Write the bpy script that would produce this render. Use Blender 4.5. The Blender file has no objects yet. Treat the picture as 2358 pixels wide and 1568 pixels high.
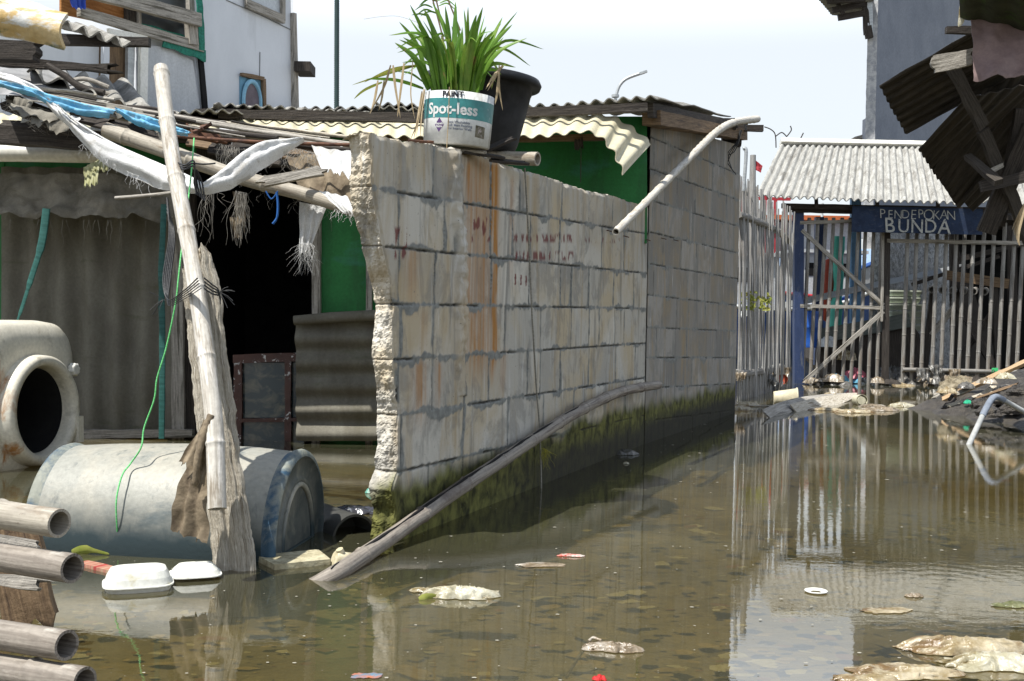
import bpy, math, random
from mathutils import Vector, noise, Matrix
random.seed(7)
sc = bpy.context.scene
col = sc.collection
PI = math.pi
V = Vector
# ------------------------------------------------------------------ camera model (units: metres, water surface z = 0)
F, CX, CY, H = 2500.0, 1179.0, 784.0, 0.78
pit, rol = 0.0156, 0.018
fw = V((0, math.cos(pit), -math.sin(pit)))
up0 = V((0, math.sin(pit), math.cos(pit)))
rt = V((math.cos(rol), 0, 0)) + up0 * math.sin(rol)
upv = up0 * math.cos(rol) - V((math.sin(rol), 0, 0))
CAM = V((0, 0, H))
def ray(x, y): return fw + rt * ((x - CX) / F) - upv * ((y - CY) / F)
def P(x, y, Z): return CAM + ray(x, y) * Z
def W(x, y, h=0.0):
    d = ray(x, y); return CAM + d * ((h - H) / d.z)
class Plane:
    """vertical plane through ground points a and b; u runs from a to b"""
    def __init__(s, a, b):
        s.o = V((a.x, a.y, 0)); s.d = V((b.x - a.x, b.y - a.y, 0)); s.L = s.d.length; s.d.normalize()
        s.n = V((s.d.y, -s.d.x, 0))
    def uv(s, x, y):
        r = ray(x, y); t = (s.o - CAM).dot(s.n) / r.dot(s.n); p = CAM + r * t
        return ((p - s.o).dot(s.d), p.z)
    def at(s, x, y, off=0.0):
        u, v = s.uv(x, y); return s.pt(u, v, off)
    def pt(s, u, v, off=0.0): return s.o + s.d * u + V((0, 0, v)) + s.n * off
def N(p, s=1.0, o=0.0): return noise.noise(V((p[0] * s + o, p[1] * s + o * 1.7, p[2] * s - o)))
def N2(a, b, o=0.0): return noise.noise(V((a, b, o)))
def lerp(a, b, t): return a + (b - a) * t
def sm(a, b, x):
    t = max(0.0, min(1.0, (x - a) / (b - a))); return t * t * (3 - 2 * t)
def interp(pts, x):
    if x <= pts[0][0]: return pts[0][1]
    for (a, b), (c, d) in zip(pts, pts[1:]):
        if x <= c: return b + (d - b) * (x - a) / (c - a) if c > a else d
    return pts[-1][1]
def cat(pts, n=8):
    out = []; p = [pts[0]] + list(pts) + [pts[-1]]
    for i in range(1, len(p) - 2):
        for k in range(n):
            t = k / n
            a, b, c, d = p[i - 1], p[i], p[i + 1], p[i + 2]
            out.append(0.5 * ((2 * b) + (c - a) * t + (2 * a - 5 * b + 4 * c - d) * t * t + (3 * b - 3 * c + d - a) * t ** 3))
    out.append(p[-2].copy() if hasattr(p[-2], 'copy') else p[-2]); return out
# ------------------------------------------------------------------ mesh builder
class MB:
    def __init__(s): s.v = []; s.f = []; s.uv = []; s.sm = []; s.c = {}; s.m = []
    def grid(s, rows, uvs=None, close=False, smooth=True, mi=0, flip=False):
        b = len(s.v); n = len(rows[0])
        for r in rows: s.v.extend(r)
        for i in range(len(rows) - 1):
            for j in range(n if close else n - 1):
                k = (j + 1) % n
                q = [b + i * n + j, b + i * n + k, b + (i + 1) * n + k, b + (i + 1) * n + j]
                if uvs:
                    e = uvs[i][j + 1] if (k or not close) else (uvs[i][j][0] + (uvs[i][1][0] - uvs[i][0][0]), uvs[i][j][1])
                    e2 = uvs[i + 1][j + 1] if (k or not close) else (uvs[i + 1][j][0] + (uvs[i + 1][1][0] - uvs[i + 1][0][0]), uvs[i + 1][j][1])
                    t = [uvs[i][j], e, e2, uvs[i + 1][j]]
                else: t = [(0, 0)] * 4
                if flip: q.reverse(); t.reverse()
                s.f.append(q); s.uv.append(t); s.sm.append(smooth); s.m.append(mi)
        return b
    def poly(s, pts, smooth=False, uv=None, mi=0):
        b = len(s.v); s.v.extend(pts); s.f.append(list(range(b, b + len(pts))))
        s.uv.append(uv or [(p.x + p.y, p.z) for p in pts]); s.sm.append(smooth); s.m.append(mi)
    def box(s, c, ax, ay, az, mi=0):
        """c centre, ax ay az half-axis vectors"""
        P8 = [c + ax * i + ay * j + az * k for i in (-1, 1) for j in (-1, 1) for k in (-1, 1)]
        lx, ly, lz = ax.length * 2, ay.length * 2, az.length * 2
        for q, (a, b2) in (((0, 1, 3, 2), (lz, ly)), ((4, 6, 7, 5), (ly, lz)), ((0, 4, 5, 1), (lx, lz)), ((2, 3, 7, 6), (lz, lx)), ((0, 2, 6, 4), (ly, lx)), ((1, 5, 7, 3), (lx, ly))):
            s.poly([P8[i] for i in q], uv=[(0, 0), (a, 0), (a, b2), (0, b2)], mi=mi)
    def bx(s, x0, x1, y0, y1, z0, z1, mi=0):
        s.box(V(((x0 + x1) / 2, (y0 + y1) / 2, (z0 + z1) / 2)), V(((x1 - x0) / 2, 0, 0)), V((0, (y1 - y0) / 2, 0)), V((0, 0, (z1 - z0) / 2)), mi)
    def tube(s, pts, r, seg=8, cap=True, flat=None, rough=0.0, mi=0, hollow=0.0, smooth=True):
        n = len(pts); rr = r if isinstance(r, (list, tuple)) else [r] * n
        t0 = (pts[1] - pts[0]).normalized(); a = t0.orthogonal().normalized()
        if flat is not None: a = (flat[0] - t0 * flat[0].dot(t0)).normalized()
        rows = []; uvs = []; L = 0; sx = 1.0 if flat is None else flat[1]
        fr = []
        for i, p in enumerate(pts):
            if i: L += (p - pts[i - 1]).length
            t = (pts[min(i + 1, n - 1)] - pts[max(i - 1, 0)]).normalized()
            a = (a - t * a.dot(t)).normalized(); b = t.cross(a); fr.append((a.copy(), b, t))
            row = []
            for k in range(seg):
                th = 2 * PI * k / seg
                q = a * math.cos(th) + b * math.sin(th) * sx
                d = rr[i] * (1 + (rough * N(p + q * 0.5, 9.0) if rough else 0))
                row.append(p + q * d)
            rows.append(row); uvs.append([(k / seg * rr[0] * 6.28, L) for k in range(seg)])
        if hollow:
            # wall thickness at both ends, then a bore going in
            def bore(i, sg):
                a, b, t = fr[i]; out = []
                for q, dep in ((hollow, 0.0), (hollow * 0.97, 0.03), (hollow * 0.9, 0.14)):
                    out.append([pts[i] + (rows[i][k] - pts[i]) * q + t * sg * dep for k in range(seg)])
                return out, t
            A, t = bore(0, 1); B, t2 = bore(-1, -1)
            u = [[(k / seg, 0.02 * j) for k in range(seg)] for j in range(4)]
            s.grid(list(reversed(A)) + [rows[0]], u, close=True, mi=mi, smooth=False)
            s.poly(list(A[-1]), mi=mi)
            s.grid([rows[-1]] + B, u, close=True, mi=mi, smooth=False)
            s.poly(list(reversed(B[-1])), mi=mi)
            s.grid(rows, uvs, close=True, smooth=smooth, mi=mi)
        else:
            s.grid(rows, uvs, close=True, smooth=smooth, mi=mi)
            if cap:
                s.poly(list(reversed(rows[0])), mi=mi); s.poly(list(rows[-1]), mi=mi)
    def sheet(s, fn, nu, nv, th=0.004, us=1.0, vs=1.0, smooth=True, mi=0, edge_mi=None):
        """closed thin slab along the parametric surface fn(s,t)"""
        g = [[fn(i / nu, j / nv) for i in range(nu + 1)] for j in range(nv + 1)]
        top = []; bot = []
        for j in range(nv + 1):
            ra = []; rb = []
            for i in range(nu + 1):
                du = g[j][min(i + 1, nu)] - g[j][max(i - 1, 0)]; dv = g[min(j + 1, nv)][i] - g[max(j - 1, 0)][i]
                n = du.cross(dv)
                n = n.normalized() if n.length > 1e-12 else V((0, 0, 1))
                ra.append(g[j][i] + n * th / 2); rb.append(g[j][i] - n * th / 2)
            top.append(ra); bot.append(rb)
        uv = [[(i / nu * us, j / nv * vs) for i in range(nu + 1)] for j in range(nv + 1)]
        s.grid(top, uv, smooth=smooth, mi=mi); s.grid(bot, uv, smooth=smooth, mi=mi, flip=True)
        em = mi if edge_mi is None else edge_mi
        for a, b, fl in ((top[0], bot[0], True), (top[-1], bot[-1], False), ([r[0] for r in top], [r[0] for r in bot], False), ([r[-1] for r in top], [r[-1] for r in bot], True)):
            u = [[(k * .02, 0) for k in range(len(a))], [(k * .02, th) for k in range(len(a))]]
            s.grid([a, b], u, smooth=False, mi=em, flip=fl)
    def plank(s, a, b, w, th, face, jag=0.0, ns=14, rough=0.006, taper=1.0, mi=0, nw=5):
        """board from a to b; face = normal of its broad side"""
        d = (b - a); L = d.length; d.normalize(); sd = d.cross(face).normalized(); nn = sd.cross(d).normalized(); sd_ = random.uniform(0, 50)
        def pt(t, q, k):
            ww = w * lerp(1, taper, t) / 2
            e = 0
            if jag and t > 0.99: e = jag * (N2(q * 3.1 + sd_, 1.3) - .2) * 1.6
            if jag and t < 0.01: e = jag * (N2(q * 3.1 + sd_, 9.3) + .2) * 1.6
            p = a + d * (L * t + e) + sd * (q * ww) + nn * (k * th / 2)
            o = N(p, 7.0, sd_) * rough
            return p + sd * o * (1 if abs(q) > .9 else .2) * (1 if q > 0 else -1) + nn * N(p, 11, sd_) * rough * .5
        qs = [-1 + 2 * i / nw for i in range(nw + 1)]
        ring = [(q, 1) for q in qs] + [(q, -1) for q in reversed(qs)]
        rows = []; uvs = []
        for i in range(ns + 1):
            t = i / ns; rows.append([pt(t, q, k) for q, k in ring]); uvs.append([(j * w / nw, t * L) for j in range(len(ring))])
        s.grid(rows, uvs, close=True, smooth=False, mi=mi, flip=True)
        for r in (rows[0], rows[-1]):
            m = nw + 1
            s.grid([r[:m], list(reversed(r[m:]))], [[(i * w / nw, 0) for i in range(m)], [(i * w / nw, th) for i in range(m)]], smooth=False, mi=mi, flip=(r is rows[0]))
    def loft(s, rings, smooth=True, mi=0, us=1.0, flip=False):
        uv = []; L = 0
        for i, r in enumerate(rings):
            if i: L += (r[0] - rings[i - 1][0]).length
            uv.append([(k / len(r) * us, L) for k in range(len(r))])
        s.grid(rings, uv, close=True, smooth=smooth, mi=mi, flip=flip)
    def build(s, name, mats, parent=None, loc=None, cols=None):
        me = bpy.data.meshes.new(name)
        if parent is not None: o0 = parent_loc(parent)
        else:
            if loc is None:
                xs = [p.x for p in s.v]; ys = [p.y for p in s.v]; zs = [p.z for p in s.v]
                loc = V(((min(xs) + max(xs)) / 2, (min(ys) + max(ys)) / 2, min(zs)))
            o0 = loc
        me.from_pydata([p - o0 for p in s.v], [], s.f)
        ul = me.uv_layers.new(name='UVMap')
        flat = [c for f in s.uv for t in f for c in t]
        ul.data.foreach_set('uv', flat)
        me.polygons.foreach_set('use_smooth', s.sm)
        ms = mats if isinstance(mats, (list, tuple)) else [mats]
        for m in ms: me.materials.append(m)
        if len(ms) > 1: me.polygons.foreach_set('material_index', s.m)
        if cols:
            for nm, data in cols.items():
                at = me.color_attributes.new(nm, 'FLOAT_COLOR', 'POINT')
                at.data.foreach_set('color', [c for d in data for c in (d[0], d[1], d[2], 1.0)])
        me.update()
        o = bpy.data.objects.new(name, me); col.objects.link(o)
        if parent is not None: o.parent = parent
        else: o.location = loc
        return o
def parent_loc(p):
    v = p.location.copy()
    while p.parent: p = p.parent; v += p.location
    return v
def tag(o, label, cat_, group=None):
    o['label'] = label; o['category'] = cat_
    if group: o['group'] = group
    return o
def thing(name, label, cat_, loc, group=None):
    o = bpy.data.objects.new(name, None); col.objects.link(o); o.location = loc; o.empty_display_size = 0.1
    return tag(o, label, cat_, group)
def kind(o, k): o['kind'] = k; return o
# ------------------------------------------------------------------ materials
def nt(name):
    m = bpy.data.materials.new(name); m.use_nodes = True; t = m.node_tree; t.nodes.clear(); return m, t
def nd(t, ty, **kw):
    n = t.nodes.new(ty)
    for k, v in kw.items(): setattr(n, k, v)
    return n
def ramp(t, src, a, b, ca=(0, 0, 0, 1), cb=(1, 1, 1, 1)):
    r = nd(t, 'ShaderNodeValToRGB'); r.color_ramp.elements[0].position = a; r.color_ramp.elements[1].position = b
    r.color_ramp.elements[0].color = ca; r.color_ramp.elements[1].color = cb
    t.links.new(src, r.inputs[0]); return r.outputs[0]
def mixc(t, fac, a, b, bt='MIX'):
    m = nd(t, 'ShaderNodeMix', data_type='RGBA', blend_type=bt)
    for sk, v in ((m.inputs[0], fac), (m.inputs[6], a), (m.inputs[7], b)):
        if hasattr(v, 'is_output'): t.links.new(v, sk)
        elif isinstance(v, (int, float)): sk.default_value = v
        else: sk.default_value = (*v, 1)
    return m.outputs[2]
def ntex(t, coord, sc_, scale=1.0, det=5.0, dist=0.0, rough=0.6, off=0.0):
    tc = nd(t, 'ShaderNodeTexCoord'); mp = nd(t, 'ShaderNodeMapping'); mp.inputs['Scale'].default_value = sc_
    mp.inputs['Location'].default_value = (off, off * .7, off * .3)
    t.links.new(tc.outputs[coord], mp.inputs[0])
    n = nd(t, 'ShaderNodeTexNoise'); n.inputs['Scale'].default_value = scale; n.inputs['Detail'].default_value = det
    n.inputs['Distortion'].default_value = dist; n.inputs['Roughness'].default_value = rough
    t.links.new(mp.outputs[0], n.inputs['Vector']); return n.outputs[0]
def mulf(t, s, k):
    m = nd(t, 'ShaderNodeMath', operation='MULTIPLY'); t.links.new(s, m.inputs[0]); m.inputs[1].default_value = k; return m.outputs[0]
def M(name, c1, c2, scale=(8, 8, 8), coord='Object', rough=0.85, bump=0.3, fine=60, lo=.38, hi=.62, c3=None, s3=(3, 3, 3), t3=(.55, .68), metal=0.0, spec=0.3, bscale=None, c4=None, s4=(20, 20, 20), t4=(.62, .7), trans=0.0, subs=0.0, bdist=.004, speck=.8):
    m, t = nt(name)
    out = nd(t, 'ShaderNodeOutputMaterial'); b = nd(t, 'ShaderNodeBsdfPrincipled')
    n1 = ntex(t, coord, scale, 1.0, 6, 0.3)
    c = mixc(t, ramp(t, n1, lo, hi), c1, c2)
    if c3: c = mixc(t, ramp(t, ntex(t, coord, s3, 1.0, 8, 0.5, .65, 5.3), *t3), c, c3)
    if c4: c = mixc(t, ramp(t, ntex(t, coord, s4, 1.0, 6, 0.2, .6, 11.3), *t4), c, c4)
    nf = ntex(t, 'Object', (fine, fine, fine), 1.0, 3)
    c = mixc(t, ramp(t, nf, .3, .7), mixc(t, 1.0, c, (speck,) * 3, 'MULTIPLY'), c)
    t.links.new(c, b.inputs['Base Color'])
    b.inputs['Roughness'].default_value = rough; b.inputs['Metallic'].default_value = metal; b.inputs['Specular IOR Level'].default_value = spec
    if subs: b.inputs['Transmission Weight'].default_value = 0
    if bump:
        bp = nd(t, 'ShaderNodeBump'); bp.inputs['Strength'].default_value = bump; bp.inputs['Distance'].default_value = bdist
        nb = ntex(t, coord, bscale or scale, 2.5, 7)
        ad = nd(t, 'ShaderNodeMath', operation='ADD'); t.links.new(nb, ad.inputs[0]); t.links.new(nf, ad.inputs[1])
        t.links.new(ad.outputs[0], bp.inputs['Height']); t.links.new(bp.outputs[0], b.inputs['Normal'])
    if trans:
        tr = nd(t, 'ShaderNodeBsdfTranslucent'); t.links.new(c, tr.inputs[0]); mx = nd(t, 'ShaderNodeMixShader'); mx.inputs[0].default_value = trans
        t.links.new(b.outputs[0], mx.inputs[1]); t.links.new(tr.outputs[0], mx.inputs[2]); t.links.new(mx.outputs[0], out.inputs[0])
    else: t.links.new(b.outputs[0], out.inputs[0])
    return m
UVS = (160, 5, 1)
bambooM = M('bamboo_weathered', (.27, .24, .195), (.44, .40, .33), (120, 5, 1), 'UV', .6, .35, c3=(.20, .15, .10), s3=(40, 9, 1), t3=(.56, .72), c4=(.16, .13, .1), s4=(90, 30, 1), t4=(.66, .72), bdist=.002)
bambooWhite = M('bamboo_bleached', (.44, .41, .35), (.62, .59, .53), (120, 5, 1), 'UV', .55, .35, c3=(.30, .25, .18), s3=(60, 9, 1), t3=(.52, .68), c4=(.3, .25, .18), s4=(110, 40, 1), t4=(.66, .72), bdist=.002)
bambooDark = M('bamboo_dark', (.16, .13, .105), (.27, .23, .19), (120, 5, 1), 'UV', .5, .4, c3=(.07, .055, .045), s3=(60, 6, 1), t3=(.52, .66), bdist=.002)
woodGrey = M('wood_grey', (.26, .24, .21), (.44, .41, .36), (110, 5, 1), 'UV', .85, .8, c3=(.10, .09, .07), s3=(60, 4, 1), t3=(.52, .64), bdist=.005)
woodPale = M('wood_pale', (.40, .35, .27), (.66, .61, .51), (260, 14, 1), 'UV', .9, 1.0, c3=(.20, .155, .10), s3=(160, 7, 1), t3=(.54, .64), c4=(.74, .71, .64), s4=(200, 12, 1), t4=(.6, .66), bdist=.005)
woodDark = M('wood_dark', (.022, .018, .015), (.06, .05, .042), (110, 5, 1), 'UV', .8, .8, c3=(.11, .10, .085), s3=(70, 4, 1), t3=(.60, .72), bdist=.005)
woodBrown = M('wood_brown', (.13, .085, .05), (.25, .17, .10), (110, 5, 1), 'UV', .8, .6, c3=(.06, .04, .03), s3=(70, 5, 1), t3=(.54, .68), bdist=.004)
woodOrange = M('plywood_orange', (.30, .12, .03), (.42, .19, .06), (5, 60, 1), 'UV', .7, .3)
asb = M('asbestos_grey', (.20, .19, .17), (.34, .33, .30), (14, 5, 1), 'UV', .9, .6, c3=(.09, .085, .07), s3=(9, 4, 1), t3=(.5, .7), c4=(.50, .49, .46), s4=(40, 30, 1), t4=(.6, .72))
asbDim = M('asbestos_dim', (.14, .13, .105), (.20, .19, .155), (6, 2, 1), 'UV', .9, .4, c3=(.12, .11, .08), s3=(5, 1.5, 1), t3=(.45, .75), c4=(.09, .1, .05), s4=(3, 12, 1), t4=(.6, .8))  # asbestos with its colour lowered for the shade under the awning
asbPale = M('asbestos_pale', (.27, .265, .245), (.41, .405, .375), (30, 3, 1), 'UV', .9, .7, c3=(.18, .17, .15), s3=(10, 3, 1), t3=(.5, .68), c4=(.66, .65, .62), s4=(60, 50, 1), t4=(.58, .7))
asbShadeDark = M('sheet_shade_dark', (.032, .027, .021), (.066, .055, .042), (30, 4, 1), 'UV', .9, .6, c3=(.02, .018, .015), s3=(12, 5, 1))  # shade on the hanging roof's undersides is put into this dark colour
cream = M('cream_fibreglass', (.62, .57, .40), (.72, .67, .49), (4, 2, 1), 'UV', .6, .1, c3=(.5, .44, .28), s3=(5, 3, 1), t3=(.55, .8), trans=.12)
greenW = M('green_paint', (.016, .145, .035), (.025, .20, .05), (3, 3, 3), 'Object', .6, .15, c3=(.02, .10, .03), s3=(6, 6, 1.2), t3=(.5, .75), c4=(.04, .2, .12), s4=(2, 2, 5), t4=(.55, .7))  # base green darkened to take in the shade on the front wall
whitePlastic = M('white_plastic', (.70, .69, .62), (.78, .77, .72), (5, 5, 5), 'Object', .35, .05, c3=(.5, .47, .38), s3=(9, 9, 9), t3=(.58, .75), spec=.5)
whitePanel = M('white_panel', (.56, .585, .62), (.63, .655, .69), (2, 2, 1), 'Object', .55, .02, speck=.97, c3=(.44, .46, .48), s3=(7, 7, .8), t3=(.56, .85))
tarpWhite = M('tarp_white', (.66, .665, .66), (.78, .78, .77), (6, 6, 6), 'Object', .7, .5, c3=(.40, .37, .31), s3=(12, 12, 12), t3=(.53, .7), fine=200, trans=.15)
tarpDirty = M('tarp_dirty', (.16, .15, .125), (.27, .25, .21), (5, 5, 5), 'Object', .85, .6, c3=(.08, .07, .05), s3=(4, 4, 4), t3=(.48, .68), fine=150)
tarpBlue = M('tarp_blue', (.12, .42, .68), (.25, .58, .82), (10, 10, 10), 'Object', .6, .5, c3=(.55, .7, .8), s3=(30, 30, 30), t3=(.58, .68), trans=.1)
clothBrown = M('cloth_brown', (.15, .115, .075), (.27, .215, .145), (14, 14, 14), 'Object', .8, .6, c3=(.07, .05, .035), s3=(10, 10, 10), t3=(.5, .66))
fibre = M('fibre', (.22, .205, .18), (.42, .40, .36), (30, 30, 30), 'Object', .9, 0)
blackM = M('black_plastic', (.012, .013, .015), (.022, .023, .026), (20, 20, 20), 'Object', .55, .05, spec=.2, c3=(.03, .03, .03), s3=(20, 20, 4), t3=(.6, .8))
voidM = M('dark_interior', (.006, .006, .007), (.012, .012, .012), rough=.95, bump=0)  # near black stands in for the darkness inside rooms, bores and gaps
teal = M('teal_strap', (.012, .07, .062), (.03, .12, .105), (5, 60, 1), 'UV', .6, .2)
tealNet = M('green_net', (.01, .13, .09), (.02, .2, .14), (60, 60, 60), 'Object', .7, .3)
greenRope = M('green_rope', (.08, .45, .12), (.2, .65, .25), (20, 300, 1), 'UV', .6, .4)
ropeGrey = M('rope_grey', (.2, .19, .16), (.35, .33, .28), (20, 300, 1), 'UV', .8, .4)
blackRub = M('black_band', (.015, .016, .018), (.04, .042, .045), (20, 60, 1), 'UV', .5, .3)
rustM = M('rusty_steel', (.07, .035, .025), (.15, .07, .04), (30, 30, 30), 'Object', .8, .5)
bluePaint = M('blue_paint', (.02, .036, .09), (.03, .05, .12), (8, 8, 3), 'Object', .6, .3, c3=(.10, .11, .13), s3=(20, 20, 6), t3=(.56, .7))
galv = M('galvanised', (.36, .38, .39), (.48, .5, .5), (5, 30, 1), 'UV', .45, .2, metal=.4)
foam = M('styrofoam', (.66, .66, .60), (.76, .76, .70), (8, 8, 8), 'Object', .6, .1, c3=(.62, .58, .42), s3=(18, 18, 18), t3=(.6, .72), trans=.1)
foamGreen = M('foam_box_pale', (.50, .55, .44), (.58, .62, .52), (8, 8, 8), 'Object', .7, .1)
def plain(name, c, rough=.6, spec=.3, metal=0.0, v=.8):
    return M(name, tuple(x * v for x in c), c, (12, 12, 12), 'Object', rough, .1, spec=spec, metal=metal)
# ================================================================== CAMERA, LIGHT, SKY
cd = bpy.data.cameras.new('camera'); cam = bpy.data.objects.new('camera', cd); col.objects.link(cam)
cam.matrix_world = Matrix((( rt.x, upv.x, -fw.x, 0), (rt.y, upv.y, -fw.y, 0), (rt.z, upv.z, -fw.z, H), (0, 0, 0, 1)))
cd.sensor_width = 36; cd.lens = 36 * F / 2358; cd.clip_end = 3000; cd.clip_start = 0.05; sc.camera = cam
SUN = V((-.38, -.33, 1.0)).normalized()
ld = bpy.data.lights.new('sun', 'SUN'); ld.energy = 5.0; ld.angle = math.radians(.6); ld.color = (1, .965, .90)
lo_ = bpy.data.objects.new('sun', ld); col.objects.link(lo_); lo_.rotation_euler = SUN.to_track_quat('Z', 'Y').to_euler(); lo_.location = (0, 0, 30)
w = bpy.data.worlds.new('World'); sc.world = w; w.use_nodes = True; wt = w.node_tree; wt.nodes.clear()
sk = wt.nodes.new('ShaderNodeTexSky'); sk.sky_type = 'NISHITA'; sk.sun_disc = False
sk.sun_elevation = math.asin(SUN.z); sk.sun_rotation = math.atan2(SUN.x, SUN.y)
sk.air_density = 1.2; sk.dust_density = 1.5; sk.ozone_density = 1.5
bg = wt.nodes.new('ShaderNodeBackground'); bg.inputs[1].default_value = 0.13
wo = wt.nodes.new('ShaderNodeOutputWorld'); hz = wt.nodes.new('ShaderNodeMix'); hz.data_type = 'RGBA'; hz.inputs[0].default_value = .82
tcw = wt.nodes.new('ShaderNodeTexCoord'); sxw = wt.nodes.new('ShaderNodeSeparateXYZ'); wt.links.new(tcw.outputs['Generated'], sxw.inputs[0])
rw = wt.nodes.new('ShaderNodeValToRGB'); cr_ = rw.color_ramp; cr_.interpolation = 'EASE'
cr_.elements[0].position = 0.0; cr_.elements[0].color = (.475, .495, .512, 1); cr_.elements[1].position = 1.0; cr_.elements[1].color = (.13, .17, .25, 1)
for po, co in ((.24, (.485, .505, .52, 1)), (.315, (.78, .83, .90, 1)), (.42, (.72, .78, .88, 1)), (.62, (.24, .29, .37, 1))): e_ = cr_.elements.new(po); e_.color = co
wt.links.new(sxw.outputs[2], rw.inputs[0]); ml = wt.nodes.new('ShaderNodeVectorMath'); ml.operation = 'SCALE'; ml.inputs['Scale'].default_value = 10.0; wt.links.new(rw.outputs[0], ml.inputs[0]); wt.links.new(ml.outputs[0], hz.inputs[7])
wt.links.new(sk.outputs[0], hz.inputs[6]); wt.links.new(hz.outputs[2], bg.inputs[0]); wt.links.new(bg.outputs[0], wo.inputs[0])
vs = sc.view_settings; vs.view_transform = 'Standard'; vs.look = 'None'; vs.exposure = EXPO = 0.6; vs.gamma = 1; vs.use_curve_mapping = False
sc.cycles.max_bounces = 8; sc.cycles.transparent_max_bounces = 12; sc.cycles.caustics_reflective = False; sc.cycles.caustics_refractive = False

# ================================================================== WATER AND BED
def water_mat():
    m, t = nt('murky_water'); out = nd(t, 'ShaderNodeOutputMaterial')
    tc = nd(t, 'ShaderNodeTexCoord')
    def nz(s, sc2, det, dist=0.0):
        mp = nd(t, 'ShaderNodeMapping'); mp.inputs['Scale'].default_value = sc2; t.links.new(tc.outputs['Object'], mp.inputs[0])
        n = nd(t, 'ShaderNodeTexNoise'); n.inputs['Scale'].default_value = s; n.inputs['Detail'].default_value = det; n.inputs['Distortion'].default_value = dist
        t.links.new(mp.outputs[0], n.inputs['Vector']); return n.outputs[0]
    a = nz(1.0, (14, 26, 1), 3, .3); b = nz(1.0, (55, 110, 1), 2); pat = nz(1.0, (.9, .7, 1), 2, .5)
    ad = nd(t, 'ShaderNodeMath', operation='MULTIPLY_ADD'); t.links.new(b, ad.inputs[0]); ad.inputs[1].default_value = .3; t.links.new(a, ad.inputs[2])
    # drops and small ripple rings in two places
    hsum = ad.outputs[0]
    for (px, py, amp, R, fr) in ((2190, 1340, 1.6, .55, 95), (2020, 1395, 1.1, .30, 110), (1600, 1060, .8, .25, 90), (2230, 1415, 1.2, .35, 80)):
        c = W(px, py); mp = nd(t, 'ShaderNodeMapping'); mp.inputs['Location'].default_value = (-c.x, -c.y, 0); t.links.new(tc.outputs['Object'], mp.inputs[0])
        ln = nd(t, 'ShaderNodeVectorMath', operation='LENGTH'); t.links.new(mp.outputs[0], ln.inputs[0])
        k = nd(t, 'ShaderNodeMath', operation='MULTIPLY'); t.links.new(ln.outputs['Value'], k.inputs[0]); k.inputs[1].default_value = fr
        s = nd(t, 'ShaderNodeMath', operation='SINE'); t.links.new(k.outputs[0], s.inputs[0])
        e = nd(t, 'ShaderNodeMapRange'); e.inputs['From Min'].default_value = 0; e.inputs['From Max'].default_value = R; e.inputs['To Min'].default_value = amp * .12; e.inputs['To Max'].default_value = 0
        t.links.new(ln.outputs['Value'], e.inputs['Value'])
        q = nd(t, 'ShaderNodeMath', operation='MULTIPLY_ADD'); t.links.new(s.outputs[0], q.inputs[0]); t.links.new(e.outputs[0], q.inputs[1]); t.links.new(hsum, q.inputs[2]); hsum = q.outputs[0]
    bp = nd(t, 'ShaderNodeBump'); bp.inputs['Distance'].default_value = .0004
    t.links.new(ramp(t, pat, .35, .7, (.25, .25, .25, 1), (.8, .8, .8, 1)), bp.inputs['Strength']); t.links.new(hsum, bp.inputs['Height'])
    fr_ = nd(t, 'ShaderNodeFresnel'); fr_.inputs[0].default_value = 1.95; t.links.new(bp.outputs[0], fr_.inputs['Normal'])
    gl = nd(t, 'ShaderNodeBsdfGlossy'); gl.inputs['Roughness'].default_value = .004; gl.inputs['Color'].default_value = (1, 1, 1, 1); t.links.new(bp.outputs[0], gl.inputs['Normal'])
    tr = nd(t, 'ShaderNodeBsdfTransparent'); tr.inputs[0].default_value = (.76, .71, .50, 1)
    df = nd(t, 'ShaderNodeBsdfDiffuse'); t.links.new(mixc(t, ramp(t, pat, .3, .7), (.080, .079, .044), (.110, .107, .064)), df.inputs[0])
    mx = nd(t, 'ShaderNodeMixShader'); t.links.new(ramp(t, pat, .25, .75, (.22, .22, .22, 1), (.56, .56, .56, 1)), mx.inputs[0]); t.links.new(tr.outputs[0], mx.inputs[1]); t.links.new(df.outputs[0], mx.inputs[2])
    m2 = nd(t, 'ShaderNodeMixShader'); t.links.new(fr_.outputs[0], m2.inputs[0]); t.links.new(mx.outputs[0], m2.inputs[1]); t.links.new(gl.outputs[0], m2.inputs[2])
    t.links.new(m2.outputs[0], out.inputs[0]); return m
waterM = water_mat()
mb = MB(); mb.poly([V((-60, -6, 0)), V((60, -6, 0)), V((60, 70, 0)), V((-60, 70, 0))])
kind(mb.build('water', waterM, loc=V((0, 0, 0))), 'structure')
bedM = M('bed_mud', (.21, .165, .08), (.31, .245, .12), (5, 8, 5), 'Object', .9, .6, c3=(.30, .24, .13), s3=(13, 30, 13), t3=(.56, .66), c4=(.13, .10, .05), s4=(9, 20, 9), t4=(.58, .7), fine=40, bdist=.01)
farM = M('ground_dust', (.22, .20, .16), (.30, .27, .22), (.5, .5, .5))
mb = MB(); rows = []
for j in range(61):
    y = -4 + j * .4
    rows.append([V((x * .4 - 8, y, -.14 + .05 * N2(x * .5, y * 1.1) + .02 * N2(x * 2.1, y * 3.1, 4))) for x in range(41)])
mb.grid(rows)
kind(mb.build('canal_bed', bedM), 'structure')
mb = MB(); mb.poly([V((-900, -30, -.5)), V((900, -30, -.5)), V((900, 1500, -.5)), V((-900, 1500, -.5))])
kind(mb.build('ground', farM, loc=V((0, 0, -.5))), 'structure')
mb = MB(); mb.grid([[V((x * 30 - 900, y, z)) for x in range(61)] for y, z in ((68, -.4), (70, .25), (90, .6), (1490, .8))])
kind(mb.build('far_shore', farM), 'structure')
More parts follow.
